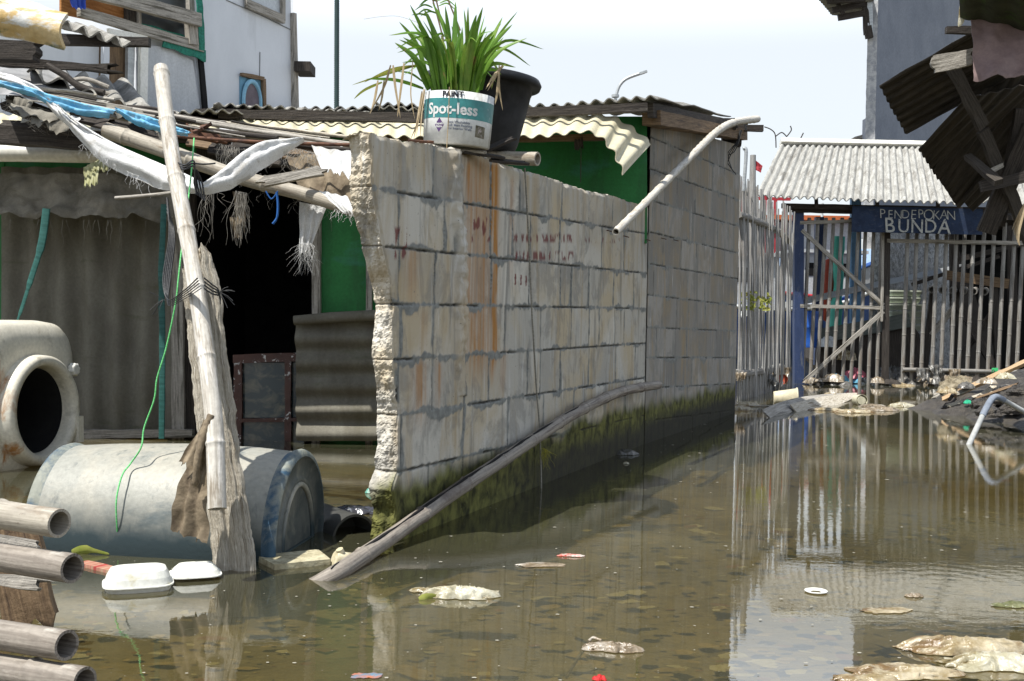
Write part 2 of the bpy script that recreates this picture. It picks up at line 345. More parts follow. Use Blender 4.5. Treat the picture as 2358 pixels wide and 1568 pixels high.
# flat rubbish and stones on the bed: one uncountable litter
litM = [M('bed_flake_%s' % n, a, b, (20, 20, 20), 'Object', .8, .2) for n, a, b in (('ochre', (.32, .23, .09), (.44, .33, .15)), ('olive', (.23, .18, .085), (.31, .25, .125)), ('pale', (.46, .40, .22), (.60, .53, .34)), ('rust', (.26, .14, .07), (.30, .17, .08)))]
mb = MB()
R = random.Random(3)
for i in range(4200):
    Z = 1.9 + 5.6 * R.random() ** 1.7; x = (R.random() - .5) * 1.0 * Z; 
    r = R.choice((.008, .012, .018, .025, .04)) * (.7 + R.random() * .7); n = R.randint(4, 7); a0 = R.random() * 6.3; el = .4 + R.random() * .6
    tx, ty = R.uniform(-.12, .12), R.uniform(-.12, .12); z = -.128 + .05 * N2(x * .5, Z * 1.1) + .02 * N2(x * 2.1, Z * 3.1, 4) + R.random() * .006
    p = []
    for k in range(n):
        a = a0 + k * 6.283 / n + R.uniform(-.3, .3); q = r * R.uniform(.7, 1.1); dx, dy = q * math.cos(a), q * math.sin(a) * el
        p.append(V((x + dx, Z + dy, z + dx * tx + dy * ty)))
    mb.poly(p, mi=R.choices((0, 1, 2, 3), (5, 6, 2, 1))[0])
kind(tag(mb.build('bed_litter', litM), 'ochre and olive scraps and stones lying on the bottom of the murky water', 'litter'), 'stuff')
mb = MB(); fl = plain('floating_specks_pale', (.38, .36, .29))
for i in range(1100):
    Z = 2.0 + 11 * R.random() ** 1.6; x = (R.random() - .42) * .9 * Z; r = (.0006 + .0018 * R.random() ** 4) * (1 + Z * .12) * (1 + Z * .25)
    mb.poly([V((x + r * R.uniform(.7, 1.6) * math.cos(a), Z + r * math.sin(a), .003)) for a in (0, 1.3, 2.6, 3.9, 5.2)])
kind(tag(mb.build('floating_specks', fl), 'tiny pale specks of dirt floating on the water surface', 'specks'), 'stuff')

# ================================================================== THE BLOCK WALLS
def wall_mat(name, tint):
    m, t = nt(name); out = nd(t, 'ShaderNodeOutputMaterial'); b = nd(t, 'ShaderNodeBsdfPrincipled'); b.inputs['Roughness'].default_value = .9; b.inputs['Specular IOR Level'].default_value = .2
    A = nd(t, 'ShaderNodeAttribute', attribute_name='joints'); S = nd(t, 'ShaderNodeAttribute', attribute_name='stains')
    sa = nd(t, 'ShaderNodeSeparateColor'); t.links.new(A.outputs[0], sa.inputs[0]); ss = nd(t, 'ShaderNodeSeparateColor'); t.links.new(S.outputs[0], ss.inputs[0])
    c = mixc(t, sa.outputs[2], tuple(x * .66 for x in tint), tuple(min(1, x * 1.20) for x in tint))
    c = mixc(t, ramp(t, ntex(t, 'UV', (2.2, 2.2, 1), 1, 5, .4, .6, 2.2), .46, .64), c, (tint[0] * .92, tint[1] * .82, tint[2] * .66))
    # vertical run-off streaks, pale and grey and brown
    st = ntex(t, 'UV', (12, 1.6, 1), 1, 7, .6)
    c = mixc(t, mulf(t, ramp(t, st, .54, .68), .7), c, (.17, .165, .15))
    st2 = ntex(t, 'UV', (38, 2.4, 1), 1, 6, .5, .6, 7.7)
    c = mixc(t, mulf(t, ramp(t, st2, .60, .70), .55), c, (.62, .62, .60))
    st3 = ntex(t, 'UV', (8, 1.0, 1), 1, 7, .6, .6, 3.1)
    c = mixc(t, mulf(t, ramp(t, st3, .53, .70), .75), c, (.34, .25, .13))
    blot = ntex(t, 'UV', (5, 4, 1), 1, 7, .6, .65, 9.1)
    c = mixc(t, mulf(t, ramp(t, blot, .51, .60), .5), c, (.20, .195, .18))
    c = mixc(t, ss.outputs[0], c, (.36, .17, .045))
    pit_ = ntex(t, 'UV', (75, 60, 1), 1, 3)
    c = mixc(t, ramp(t, pit_, .66, .72), c, (.16, .15, .13))
    mort = mixc(t, ramp(t, ntex(t, 'UV', (30, 30, 1), 1, 5), .35, .65), (.15, .155, .145), (.25, .255, .24))
    c = mixc(t, sa.outputs[1], c, mort)
    moss = mixc(t, ramp(t, ntex(t, 'UV', (16, 12, 1), 1, 6, .5), .35, .62), (.024, .025, .010), (.15, .15, .045))
    c = mixc(t, ss.outputs[1], c, moss)
    c = mixc(t, ss.outputs[2], c, (.14, .03, .03))
    c = mixc(t, sa.outputs[0], c, (.03, .028, .024))
    t.links.new(c, b.inputs['Base Color'])
    bp = nd(t, 'ShaderNodeBump'); bp.inputs['Strength'].default_value = .6; bp.inputs['Distance'].default_value = .003
    a = ntex(t, 'UV', (60, 60, 1), 1, 8, 0, .7); t.links.new(a, bp.inputs['Height']); t.links.new(bp.outputs[0], b.inputs['Normal'])
    t.links.new(b.outputs[0], out.inputs[0]); return m
WA = Plane(W(905, 1252), W(1482, 1023)); WB = Plane(W(1484, 1023), W(1693, 950))
def courses(pl, lines, joints):
    out = []
    for (a, b) in lines:
        ua, va = pl.uv(*a); ub, vb = pl.uv(*b); out.append((va - ua * (vb - va) / (ub - ua), (vb - va) / (ub - ua)))
    js = []
    for k, xs in enumerate(joints):
        js.append(sorted(pl.uv(x, y)[0] for x, y in xs))
    return out, js
def shade_point(u, v, lines, js, sd, wet, extra):
    # returns depth, crack, mortar, rand
    k = 0
    while k < len(lines) and v < lines[k][0] + lines[k][1] * u + .004 * N2(u * 6, k * 3.3, sd): k += 1
    # k rows down: between line k-1 (above) and k (below)
    up_ = lines[k - 1][0] + lines[k - 1][1] * u - v if k > 0 else 9
    dn = v - (lines[k][0] + lines[k][1] * u) if k < len(lines) else 9
    row = js[k] if k < len(js) else []
    dj = 9; idx = 0
    wob = .004 * N2(v * 14, k + .5, sd)
    for i, x in enumerate(row):
        if u > x: idx = i + 1
        dj = min(dj, abs(u - x + wob))
    rnd = .5 + .9 * noise.noise(V((k * 7.31 + sd, idx * 5.17, 1.7)))
    hd = min(abs(up_), abs(dn))
    m1 = N2(u * 5.0, k * 2.7 + sd, 3); m2 = N2(u * 34, v * 20, sd + 9)
    drip = .004 + max(0, .055 * (m1 - .05)) + .017 * m2 * (1 if m1 > -.1 else .2)
    mort = sm(0.004, -0.004, up_ - drip) if up_ < 8 else 0
    up2 = .008 + .03 * max(0, N2(u * 6, k * 3.7 + 5 + sd, 8)) + .012 * m2
    mort = max(mort, sm(0.004, -0.004, dn - up2))
    vw = .007 + .035 * max(0, N2(v * 5, idx * 3.1 + k * 1.9, sd + 2)) + .010 * m2
    mort = max(mort, sm(.005, -.004, dj - vw) * (1 if N2(idx * 4.7, k * 2.3, sd) > -.35 else .4))
    crack = 0
    if N2(u * 3.2, k * 5.1 + (0 if up_ < dn else 5.1), sd + 4) > -.12: crack = sm(.0058, .0015, hd + .003 * N2(u * 25, k, sd + 1)) * (.45 + .55 * sm(-.3, .1, N2(u * 9, k * 3.3, sd + 8)))
    crack = max(crack, sm(.0055, .0015, dj) * sm(-.15, .15, N2(v * 7, idx * 2.9 + k, sd + 6)) * .8)
    dep = .0010 * mort - .009 * crack + .0010 * N2(u * 5, v * 5, sd) + .0004 * N2(u * 40, v * 40, sd)
    dep += .004 * (rnd - .5)
    return dep, crack, mort, max(0, min(1, rnd))
def D1(cx, cy): return (782.6 + cx * .3372, 521.7 + cy * .3372)
def D2(cx, cy): return (1565 + cx * .3373, 521.7 + cy * .3373)
linesA_px = [((857, 433), (1373, 519)), (D1(290, 135), D1(2050, 315)), (D1(345, 530), D1(2045, 560)), (D1(375, 910), D1(2050, 800)), (D1(400, 1290), D1(2010, 1045)), ((917.6, 1086.6), (1440, 966))]
jA = [[(998, 380), (1047, 400), (1130, 430), (1196, 440), (1295, 460), (1356, 480), (1411, 490)],
      [(917.5, 500), (1022, 510), (1052, 520), (1130, 540), (1179, 540), (1221, 550), (1288, 560), (1386, 570), (1437, 580)],
      [(919, 630), (1002, 640), (1057, 640), (1130, 650), (1218, 650), (1290, 650), (1315, 660), (1356, 660), (1413, 660), (1459, 660)],
      [(921, 760), (998, 760), (1056, 760), (1162, 760), (1244.6, 760), (1315, 760), (1356, 760), (1379, 760), (1415, 760), (1437, 760)],
      [(916, 890), (995, 890), (1069, 880), (1125, 880), (1214, 870), (1243, 870), (1290, 860), (1356, 850), (1418, 840), (1462, 830)],
      [(922, 1020), (1066, 1010), (1169, 990), (1251, 980), (1320, 960), (1390, 930), (1440, 920)],
      [(985, 1140), (1064, 1120), (1130, 1100), (1230, 1070), (1310, 1040), (1390, 1010), (1445, 1000)]]
LA, JA = courses(WA, linesA_px, jA)
TOPA = [WA.uv(*p) for p in ((845, 303), (860, 306), (911, 322), (940, 326), (992, 332), (1025, 340), (1049, 344), (1070, 350), (1130, 368), (1196, 388), (1294, 418), (1297, 422), (1312, 425.5), (1356, 440), (1410, 450), (1454, 466), (1484, 472))]
COR = [WA.uv(*p) for p in ((852, 305), (858, 380), (862, 436), (874, 500), (885, 560), (889, 580), (903, 650), (906, 705), (910, 780), (911, 828), (916, 900), (919, 956), (915, 990), (917, 1085), (906, 1130), (913, 1180), (905, 1250), (900, 1290))]
CORv = sorted((v, u) for u, v in COR)
uR = WA.L
STUB = [(v, u) for u, v in (WA.uv(*p) for p in ((1045, 346), (1047, 470), (1055, 560), (1059, 700), (1055, 830), (1066, 900)))]; STUB.sort()
rust = [(WA.uv(1139, 600)[0], .030, 1.25, 370, 860), (WA.uv(1134, 430)[0], .045, .9, 365, 560), (WA.uv(1082, 500)[0], .05, .55, 365, 850), (WA.uv(1110, 500)[0], .15, .55, 360, 860), (WA.uv(1090, 800)[0], .03, .8, 700, 830), (WA.uv(1160, 850)[0], .04, .4, 800, 900), (WA.uv(950, 650)[0], .05, .4, 560, 700), (WA.uv(965, 860)[0], .06, .6, 830, 960), (WA.uv(1010, 880)[0], .03, .5, 830, 930), (WA.uv(975, 740)[0], .03, .3, 710, 800), (WA.uv(1178, 560)[0], .03, .35, 400, 620)]
def rustA(u, v):
    r = 0
    for (uc, wd, a, y0, y1) in rust:
        vt = WA_v(uc, y0); vb = WA_v(uc, y1)
        if vb - .1 < v < vt + .02:
            e = math.exp(-((u - uc + .022 * N2(v * 5, uc * 9) + .008 * N2(v * 19, uc * 5)) / wd) ** 2) * sm(vb - .1, vb + .12, v) * sm(vt + .02, vt - .03, v)
            r = max(r, a * e * (.6 + 1.2 * max(0, N2(u * 55, v * 2.5, 3) + .3)))
    return min(1, r)
_vc = {}
def WA_v(u, y):
    k = (round(u, 3), y)
    if k not in _vc:
        # depth at u -> v for image row y
        p = WA.pt(u, 0); Z = (p - CAM).dot(fw); x = CX + F * (p - CAM).dot(rt) / Z
        _vc[k] = WA.uv(x, y)[1]
    return _vc[k]
REDS = [(WA.uv(*p)[0], p[1], WA.uv(*q)[0], q[1]) for p, q in (((1183, 532), (1318, 560)), ((1183, 572), (1322, 602)), ((1335, 540), (1440, 560)), ((1060, 490), (1130, 560)), ((905, 515), (935, 600)))]
REDL = [WA.uv(x, 643)[0] for x in (1186, 1199, 1211)]; RV = WA.uv(1199, 633)[1], WA.uv(1199, 657)[1]
def redA(u, v):
    for i, (u0, v0, u1, v1) in enumerate(REDS):
        if u0 < u < u1:
            v0, v1 = WA_v(u, v0), WA_v(u, v1)
        if u0 < u < u1 and v1 < v < v0:
            th = .20 if i < 2 else .34
            e = sm(0, .02, v0 - v) * sm(0, .02, v - v1)
            return e * sm(th - .12, th + .02, N2(u * 34, v * 14, 5) + .15 * N2(u * 9, 2, 1) + .06) * .85
    if RV[1] < v < RV[0]:
        for x in REDL:
            if abs(u - x) < .009: return .9
    return 0
def wall1():
    verts = MB(); J = []; S = []
    nu, nv = 460, 400; vb = -.3
    uLr = min(u for v, u in CORv)
    rows = []; uvs = []
    nEnd, nBack = 16, 6; TH = .10
    for j in range(nv + 1):
        t = j / nv; row = []; uvr = []
        # corner location at this height
        for i in range(-(nEnd + nBack), nu + 1):
            if i >= 0:
                s = (i / nu) ** 1.25; ub = lerp(uLr, uR, s); top = interp(TOPA, ub) + .006 * N2(ub * 25, 1) + .004 * N2(ub * 60, 5)
                v = vb + t * (top - vb); uc = interp(CORv, v); uc += .006 * N2(v * 22, 3, 1) + .003 * N2(v * 60, 3, 1)
                u = uc + (ub - uLr) * (uR - uc) / (uR - uLr)
                d, c, m, r = shade_point(u, v, LA, JA, 0.0, 0, None)
                us = interp(STUB, v) + .01 * N2(v * 20, 4)
                if v > STUB[0][0] - .02:
                    wq = sm(.042, .028, abs(u - us)) * (sm(STUB[0][0], STUB[0][0] + .25, v) * .6 + .4); d += wq * (.026 + .012 * N2(u * 40, v * 30, 4)); m *= 1 - wq; c *= 1 - wq
                if i == 0: d -= .006
                # chipped top course and arris
                d -= .02 * sm(.02, 0, top - v) * max(0, N2(u * 12, v * 12, 7) + .3)
                rr = rustA(u, v)
                wetl = .22 + .05 * N2(u * 3, 1, 2) + .03 * N2(u * 14, v * 9, 3) + .06 * sm(.8, 2.8, u)
                ms = sm(wetl + .03, wetl - .05, v); c = max(c, .85 * sm(.20, .08, v + .03 * N2(u * 9, v * 12, 6)) * sm(.7, 1.8, u))  # black foot of the wall: wet growth plus some shadow painted in
                row.append(WA.pt(u, v, d)); uvr.append((u, v)); J.append((c, m, r)); S.append((rr, ms, redA(u, v)))
            else:
                top = interp(TOPA, uLr); v = vb + t * (top - vb); uc = interp(CORv, v) + .006 * N2(v * 22, 3, 1) + .003 * N2(v * 60, 3, 1)
                if -i <= nEnd:
                    q = -i / nEnd
                    # broken end: rough, with a notch where each course meets
                    k = min(abs(v - l[0]) for l in LA)
                    rg = .016 * N2(v * 4, q * 2, 6) + .005 * N2(v * 22, q * 8, 7) + .011 * (noise.voronoi(V((v * 17, q * 3.2, 2)))[0][0] - .4) + .007 * (noise.voronoi(V((v * 60, q * 9, 5)))[0][0] - .4) + .003 * N2(v * 170, q * 40, 8) - .035 * sm(.3, 1, q) * (.5 + N2(v * 4, 1, 9)) - .006 * sm(.006, 0, k)
                    u = uc - rg - .004; off = -q * TH * (.92 + .16 * N2(v * 6, 8, 2)); 
                    row.append(WA.pt(u, v, off)); uvr.append((u - q * .1, v)); J.append((.6 * sm(.006, .0, k), 0, .95)); S.append((0, sm(.30, .20, v + .08 * q), 0))
                else:
                    q = (-i - nEnd) / nBack; u = uc + q * (uR - uc); tp = interp(TOPA, u) - .02; v2 = vb + t * (tp - vb)
                    row.append(WA.pt(u, v2, -TH)); uvr.append((u, v2)); J.append((0, 0, .4)); S.append((0, 0, 0))
        rows.append(row); uvs.append(uvr)
    verts.grid(rows, uvs, flip=False)
    nc = len(rows[0]) - 1; verts.sm = [not (nBack - 1 <= (i % nc) < nBack + nEnd) for i in range(len(verts.f))]
    # ragged top surface
    tr = rows[-1][nEnd + nBack:]; tops = []; tu = []
    for a in range(7):
        q = a / 6; rw = []; uu = []
        for i, p in enumerate(tr):
            o = 0 if a == 0 else (.008 * N(p, 30, a) + .012 * N(p, 9, a * 2.0)) + (-.02 * sm(.8, 1, q))
            e = .012 * N(p, 14, 3 + a) * q if i < 3 else 0
            rw.append(p - WA.n * (q * TH) + V((0, 0, o)) - WA.d * e); uu.append((uvs[-1][nEnd + nBack + i][0], uvs[-1][nEnd + nBack + i][1] + q * TH)); J.append((0, .15, .7)); S.append((0, 0, 0))
        tops.append(rw); tu.append(uu)
    verts.grid(tops, tu)
    return verts.build('broken_block_wall', wall_mat('block_wall_weathered', (.49, .465, .41)), loc=V((WA.pt(1.5, 0).x, WA.pt(1.5, 0).y, -.3)), cols={'joints': J, 'stains': S})
o = wall1(); tag(o, 'low broken wall of pale grey blocks with rust streaks, a jagged sunlit near end and a sloping top, the bucket stands on it', 'wall')
linesB = [((1486, l), (1705, r)) for l, r in zip([310, 385, 458, 532, 606, 678.5, 754, 823.5, 894, 970], [403, 462, 523, 584, 643, 704, 763, 824, 883, 943])]
R = random.Random(11)
jB = []
for k in range(11):
    ym = 300 + k * 68; xs = []; x = 1486 + (20 if k % 2 else 42) + R.uniform(-6, 6)
    while x < 1700: xs.append((x, ym)); x += R.uniform(30, 46) * (1 - (x - 1486) / 215 * .25)
    jB.append(xs)
LB, JB = courses(WB, linesB, jB)
# ================================================================== SHAPES USED BELOW
def resample(pts, marks=(), step=.06):
    L = [0]
    for a, b in zip(pts, pts[1:]): L.append(L[-1] + (b - a).length)
    T = L[-1]; s = sorted(set([round(i * T / max(2, int(T / step)), 5) for i in range(max(2, int(T / step)) + 1)] + [m for m in marks if 0 < m < T]))
    out = []; k = 0
    for x in s:
        while k < len(L) - 2 and x > L[k + 1]: k += 1
        d = L[k + 1] - L[k]; out.append(pts[k].lerp(pts[k + 1], (x - L[k]) / d if d > 0 else 0))
    return out, s, T
def bamboo_mb(pts, r0, r1=None, space=.28, off=.05, seg=14, hollow=.74, mb=None, smoothpath=True, mi=0):
    mb = mb or MB(); r1 = r1 or r0
    path = cat(pts, 10) if smoothpath and len(pts) > 2 else pts
    tot = sum((b - a).length for a, b in zip(path, path[1:]))
    nodes = []; x = off
    while x < tot - .02: nodes.append(x); x += space * random.uniform(.85, 1.15)
    marks = [n + d for n in nodes for d in (-.02, -.009, -.004, 0, .004, .009, .02)]
    P2, s, T = resample(path, marks, .08)
    rr = []
    for q in s:
        dn = min([abs(q - n) for n in nodes] or [9])
        rr.append(lerp(r0, r1, q / T) * (1 + .10 * math.exp(-(dn / .0055) ** 2) + .035 * math.exp(-(dn / .03) ** 2) - .03 * math.exp(-((dn - .011) / .004) ** 2)))
    mb.tube(P2, rr, seg, rough=.03, hollow=hollow, mi=mi)
    return mb
def part(p, name, mb, mat, label=None):
    o = mb.build(name, mat, p)
    if label: o['label'] = label
    return o
def one(name, label, c, mb, mat, group=None, loc=None):
    return tag(mb.build(name, mat, loc=loc), label, c, group)
def quad_sheet(a, b, c, d, wl=None, amp=.01, th=.006, nu=60, nv=8, jit=.004, sag=0.0, along='u', phase=0.0, mb=None, us=None):
    """a-b near edge, d-c far edge; waves run across 'u' unless along='v'"""
    mb = mb or MB(); n = (b - a).cross(d - a).normalized(); Lu = (b - a).length; Lv = (d - a).length; sd = random.uniform(0, 90)
    def fn(s, t):
        p = a.lerp(b, s).lerp(d.lerp(c, s), t); o = 0
        if wl: o = amp * math.sin(2 * PI * ((s * Lu if along == 'u' else t * Lv) / wl + phase))
        o += jit * N(p, 4, sd) * 2 - sag * 4 * t * (1 - t)
        e = jit * N2(p.x * 9, p.z * 9 + p.y * 9, sd)
        return p + n * o + (b - a).normalized() * e * (1 if s in (0, 1) else 0) * 2 + (d - a).normalized() * e * (2 if t in (0, 1) else 0)
    if wl:
        if along == 'u': nu = max(nu, int(Lu / wl * 10))
        else: nv = max(nv, int(Lv / wl * 10))
    mb.sheet(fn, nu, nv, th, Lu if not us else us, Lv)
    return mb
def path_px(l): return [P(x, y, Z) for x, y, Z in l]
def cord(l, r=.002, n=6, seg=5, mb=None, flat=None, px=True, rough=0):
    mb = mb or MB(); mb.tube(cat(path_px(l) if px else l, n), r, seg, flat=flat, rough=rough); return mb
def fringe(mb, a, b, n, L, R, r=.0012, sway=.03, depth=.02):
    """loose torn threads hanging between a and b"""
    for i in range(n):
        p = a.lerp(b, R.random()) + V((0, R.uniform(-depth, depth), 0)); l = L * R.uniform(.25, 1.1) ; q = [p]
        k = R.randint(3, 5); cx_ = R.uniform(-1, 1)
        for j in range(k): q.append(q[-1] + V((R.uniform(-sway, sway) + cx_ * sway * .5, R.uniform(-sway, sway) * .5, -l / k)))
        mb.tube(cat(q, 3), [lerp(r, r * .35, m / (3 * k)) for m in range(3 * k + 1)], 4, cap=False)
    return mb
def rag(a, b, c_, d, mat=None, nu=22, nv=16, fold=.02, torn=.03, th=.002, sd=0.0, mb=None, sc1=6.0, curl=0.0):
    """loose cloth between four corners (a b upper edge, d c lower edge) with folds and a torn lower edge"""
    mb = mb or MB(); n = (b - a).cross(d - a).normalized(); dn = ((d + c_) - (a + b)).normalized()
    def fn(s, t):
        p = a.lerp(b, s).lerp(d.lerp(c_, s), t)
        o = fold * (math.sin(s * sc1 * PI + 2.2 * N2(s * 2, t * 2, sd)) * .5 + N(p, 9, sd) * 1.2 + .5 * N(p, 22, sd)) * (.35 + .65 * t)
        e = torn * (N2(s * 8, sd, 1) + .6 * N2(s * 23, sd, 2)) * t ** 3
        return p + n * o + dn * e + n * curl * math.sin(t * PI)
    mb.sheet(fn, nu, nv, th, 1, 1); return mb
def crumple(c, w_, l_, h, rot, sd, nu=40, nv=24, pw=.6, mb=None, point=0.0):
    """thin crumpled film lying on the water round c"""
    mb = mb or MB(); ca, sa = math.cos(rot), math.sin(rot)
    def fn(s, t):
        x, y = s * 2 - 1, t * 2 - 1
        sx = x * (1 - .25 * y * y) ; env = (1 - point * abs(x)) * (1 + .25 * N2(x * 2.5, sd, y))
        yy = y * env; r = max(0, 1 - (abs(x) ** 2.4 + abs(y) ** 2.4)) ** pw; ridge = 1 - abs(N2(x * 1.5 + y * .8, y * 1.3, sd)) * 2.2; cr = 1 - min(1, abs(N2(x * 4 - y * 2, y * 3, sd + 3)) * 5)
        z = h * r * (.28 + .55 * max(0, ridge)) + h * .10 * r * cr + .03 * h * N2(x * 14, y * 12, sd) * (r > 0)
        gx = math.atan2(y, x + 1e-6); gg = 1 + (.30 * N2(math.cos(gx) * 1.4, math.sin(gx) * 1.4, sd + 21) + .16 * N2(math.cos(gx) * 4, math.sin(gx) * 4, sd + 31)) * 1.3; sx *= gg; yy *= gg
        px_ = sx * w_ / 2 * (1 + .10 * N2(y * 3, sd, 2)) + .03 * w_ * N2(x * 4, y * 4, sd + 8); py_ = yy * l_ / 2 + .06 * l_ * N2(x * 4, y * 4, sd + 5)
        return V((c.x + px_ * ca - py_ * sa, c.y + px_ * sa + py_ * ca, c.z + max(-.004, z) + .002))
    mb.sheet(fn, nu, nv, .0012); return mb
def text2d(s, size=1.0, bold=0.0, align='CENTER', shear=0.0):
    cu = bpy.data.curves.new('t', 'FONT'); cu.body = s; cu.size = size; cu.align_x = align; cu.offset = bold; cu.resolution_u = 3; cu.shear = shear
    ob = bpy.data.objects.new('t', cu); col.objects.link(ob); dg = bpy.context.evaluated_depsgraph_get()
    me = bpy.data.meshes.new_from_object(ob.evaluated_get(dg)); bpy.data.objects.remove(ob)
    vs_ = [v.co.copy() for v in me.vertices]; fs = [list(p.vertices) for p in me.polygons]; bpy.data.meshes.remove(me); bpy.data.curves.remove(cu)
    return vs_, fs
def add_text(mb, s, fn, size, bold=0.0, align='CENTER', sub=True):
    vs_, fs = text2d(s, size, bold, align); b = len(mb.v)
    mb.v.extend([fn(v.x, v.y) for v in vs_])
    for f in fs: mb.f.append([b + i for i in f]); mb.uv.append([(0, 0)] * len(f)); mb.sm.append(False); mb.m.append(0)

# ================================================================== THE TIN-ROOFED HOUSE BEHIND THE WALL
HG = P(760, 1000, 7.0); HG.z = 0
house = thing('shanty_house', 'flooded shack with green painted front, cream corrugated awning and grey block side wall', 'house', HG)
def build_wall2():
    # wall2 keeps its attribute lists local, so rebuild with them
    J = []; S = []; nu, nv = 250, 420; vb = -.3; L = WB.L; mb = MB()
    topL, topR = WB.uv(1486, 272)[1], WB.uv(1706, 335)[1]; rows = []; uvs = []
    for j in range(nv + 1):
        row = []; uu = []
        for i in range(nu + 1):
            u = L * i / nu; top = lerp(topL, topR, u / L); v = vb + (top - vb) * j / nv
            d, c, m, r = shade_point(u, v, LB, JB, 20.0, 0, None)
            mz = sm(.30, .20, v + .05 * N2(u * 8, v * 6, 3)); c = max(c, .9 * sm(.21, .10, v + .03 * N2(u * 9, v * 12, 6)))
            if i == nu: d -= .004
            row.append(WB.pt(u, v, d)); uu.append((u + 7, v + 3)); J.append((c, m * .9, r * 1.0)); S.append((0, mz, 0))
        rows.append(row); uvs.append(uu)
    mb.grid(rows, uvs)
    def ex(g): 
        mb.grid(g, [[(k * .1, l * .1) for k in range(len(g[0]))] for l in range(len(g))]); J.extend([(0, 0, .5)] * (len(g) * len(g[0]))); S.extend([(0, 0, 0)] * (len(g) * len(g[0])))
    ex([[rows[j][-1] - WB.n * q for q in (0, .05, .1)] for j in range(nv + 1)])
    ex([[rows[j][i] - WB.n * .1 for i in (nu, 0)] for j in (0, nv)])
    ex([[rows[-1][0], rows[-1][-1]], [rows[-1][0] - WB.n * .1, rows[-1][-1] - WB.n * .1]])
    return mb, J, S
mb, J2, S2 = build_wall2()
mb.build('side_wall', wall_mat('block_wall_grey', (.29, .272, .245)), house, cols={'joints': J2, 'stains': S2})
FZ = 7.06
def front(x0, x1, y0, y1, Z, th=.03, mb=None):
    mb = mb or MB(); a = P(x0, y1, Z); b = P(x1, y1, Z); c = P(x1, y0, Z); d = P(x0, y0, Z)
    k = V((0, th, 0)); A = [a, b, c, d]; mb.poly(A); mb.poly([p + k for p in reversed(A)])
    for i in range(4): q, r = A[i], A[(i + 1) % 4]; mb.poly([r, q, q + k, r + k])
    return mb
part(house, 'front_wall', front(738, 1425, 268, 1030, FZ, .03), greenW); part(house, 'front_wall', front(1425, 1490, 268, 560, FZ, .03), greenW)
mb = front(-160, 10, 365, 1030, FZ + .01); front(-160, 452, 330, 405, FZ + .02, mb=mb); part(house, 'front_wall', mb, greenW)
# rippled sheet walling on the left of the door
a, b = P(4, 1012, FZ - .05), P(402, 1012, FZ - .05); c, d = P(402, 385, FZ - .05), P(4, 385, FZ - .05)
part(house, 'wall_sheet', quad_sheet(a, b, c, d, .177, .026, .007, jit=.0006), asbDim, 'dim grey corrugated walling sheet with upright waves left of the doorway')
mb = MB(); mb.plank(P(412, 1020, FZ - .06), P(408, 380, FZ - .06), .075, .05, V((0, -1, 0)), ns=10); part(house, 'door_post', mb, woodGrey)
mb = MB(); mb.plank(P(440, 1020, FZ - .02), P(437, 380, FZ - .02), .07, .05, V((0, -1, 0)), ns=10); part(house, 'door_post', mb, woodDark)
mb = MB(); mb.plank(P(728, 1020, FZ - .03), P(729, 380, FZ - .03), .055, .05, V((0, -1, 0)), ns=10); part(house, 'door_post', mb, woodGrey)
mb = MB(); mb.plank(P(850, 1020, FZ - .03), P(851, 380, FZ - .03), .04, .04, V((0, -1, 0)), ns=10); part(house, 'door_post', mb, woodGrey)
mb = MB(); mb.plank(P(150, 1000, FZ - .1), P(445, 997, FZ - .1), .05, .06, V((0, -1, 0)), ns=14, rough=.01); part(house, 'sill_beam', mb, woodGrey)
# the dark room
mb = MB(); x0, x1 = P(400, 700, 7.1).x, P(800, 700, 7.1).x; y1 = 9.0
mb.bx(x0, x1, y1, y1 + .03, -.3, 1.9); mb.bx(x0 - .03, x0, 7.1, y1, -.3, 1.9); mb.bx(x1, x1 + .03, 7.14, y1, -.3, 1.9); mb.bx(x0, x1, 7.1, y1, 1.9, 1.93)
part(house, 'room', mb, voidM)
mb = front(452, 725, 250, 385, FZ + .02); part(house, 'door_head', mb, woodDark)
# roof
mb = MB()
def roofsheet(fl, fr, br, bl, wl=.076, amp=.011, ph=0.0, th=.007): return quad_sheet(P(*fl), P(*fr), P(*br), P(*bl), wl, amp, th, nv=8, jit=.010, phase=ph)
part(house, 'roof_sheet', roofsheet((497, 241, 6.62), (872, 262, 6.6), (720, 262, 9.6), (470, 262, 8.2)), asb)
part(house, 'roof_sheet', roofsheet((700, 247, 6.7), (1012, 250, 6.72), (960, 262, 9.8), (690, 262, 9.8), ph=.3), asb)
part(house, 'roof_sheet', roofsheet((862, 238, 6.78), (1240, 262, 6.7), (1150, 262, 9.9), (880, 262, 9.9), ph=.1), asb)
part(house, 'roof_sheet', roofsheet((1204, 246, 6.6), (1518, 223, 6.66), (1684, 266, 10.15), (1180, 258, 10.15), .085, .013), asb)
part(house, 'roof_sheet', roofsheet((350, 262, 6.3), (560, 256, 6.4), (520, 262, 8.0), (380, 262, 7.9)), asb)
mb = MB(); mb.plank(P(505, 263, 6.5), P(1000, 272, 6.5), .055, .05, V((0, -1, 0)), ns=20); part(house, 'roof_beam', mb, woodDark)  # eave beam kept near black, also standing for the shadow under the roof edge
mb = MB(); mb.plank(P(1195, 260, 6.5), P(1490, 248, 6.5), .05, .05, V((0, -1, 0)), ns=20); part(house, 'roof_beam', mb, woodDark)  # same here: dark beam doubling as the roof edge's shadow band
mb = MB(); mb.plank(P(1498, 254, 6.75), P(1700, 292, 10.0), .09, .04, WB.n, ns=20); part(house, 'roof_beam', mb, woodDark)
mb = MB(); mb.plank(P(1500, 272, 6.85), P(1706, 312, 10.0), .09, .12, WB.n, ns=20); part(house, 'roof_beam', mb, woodBrown)
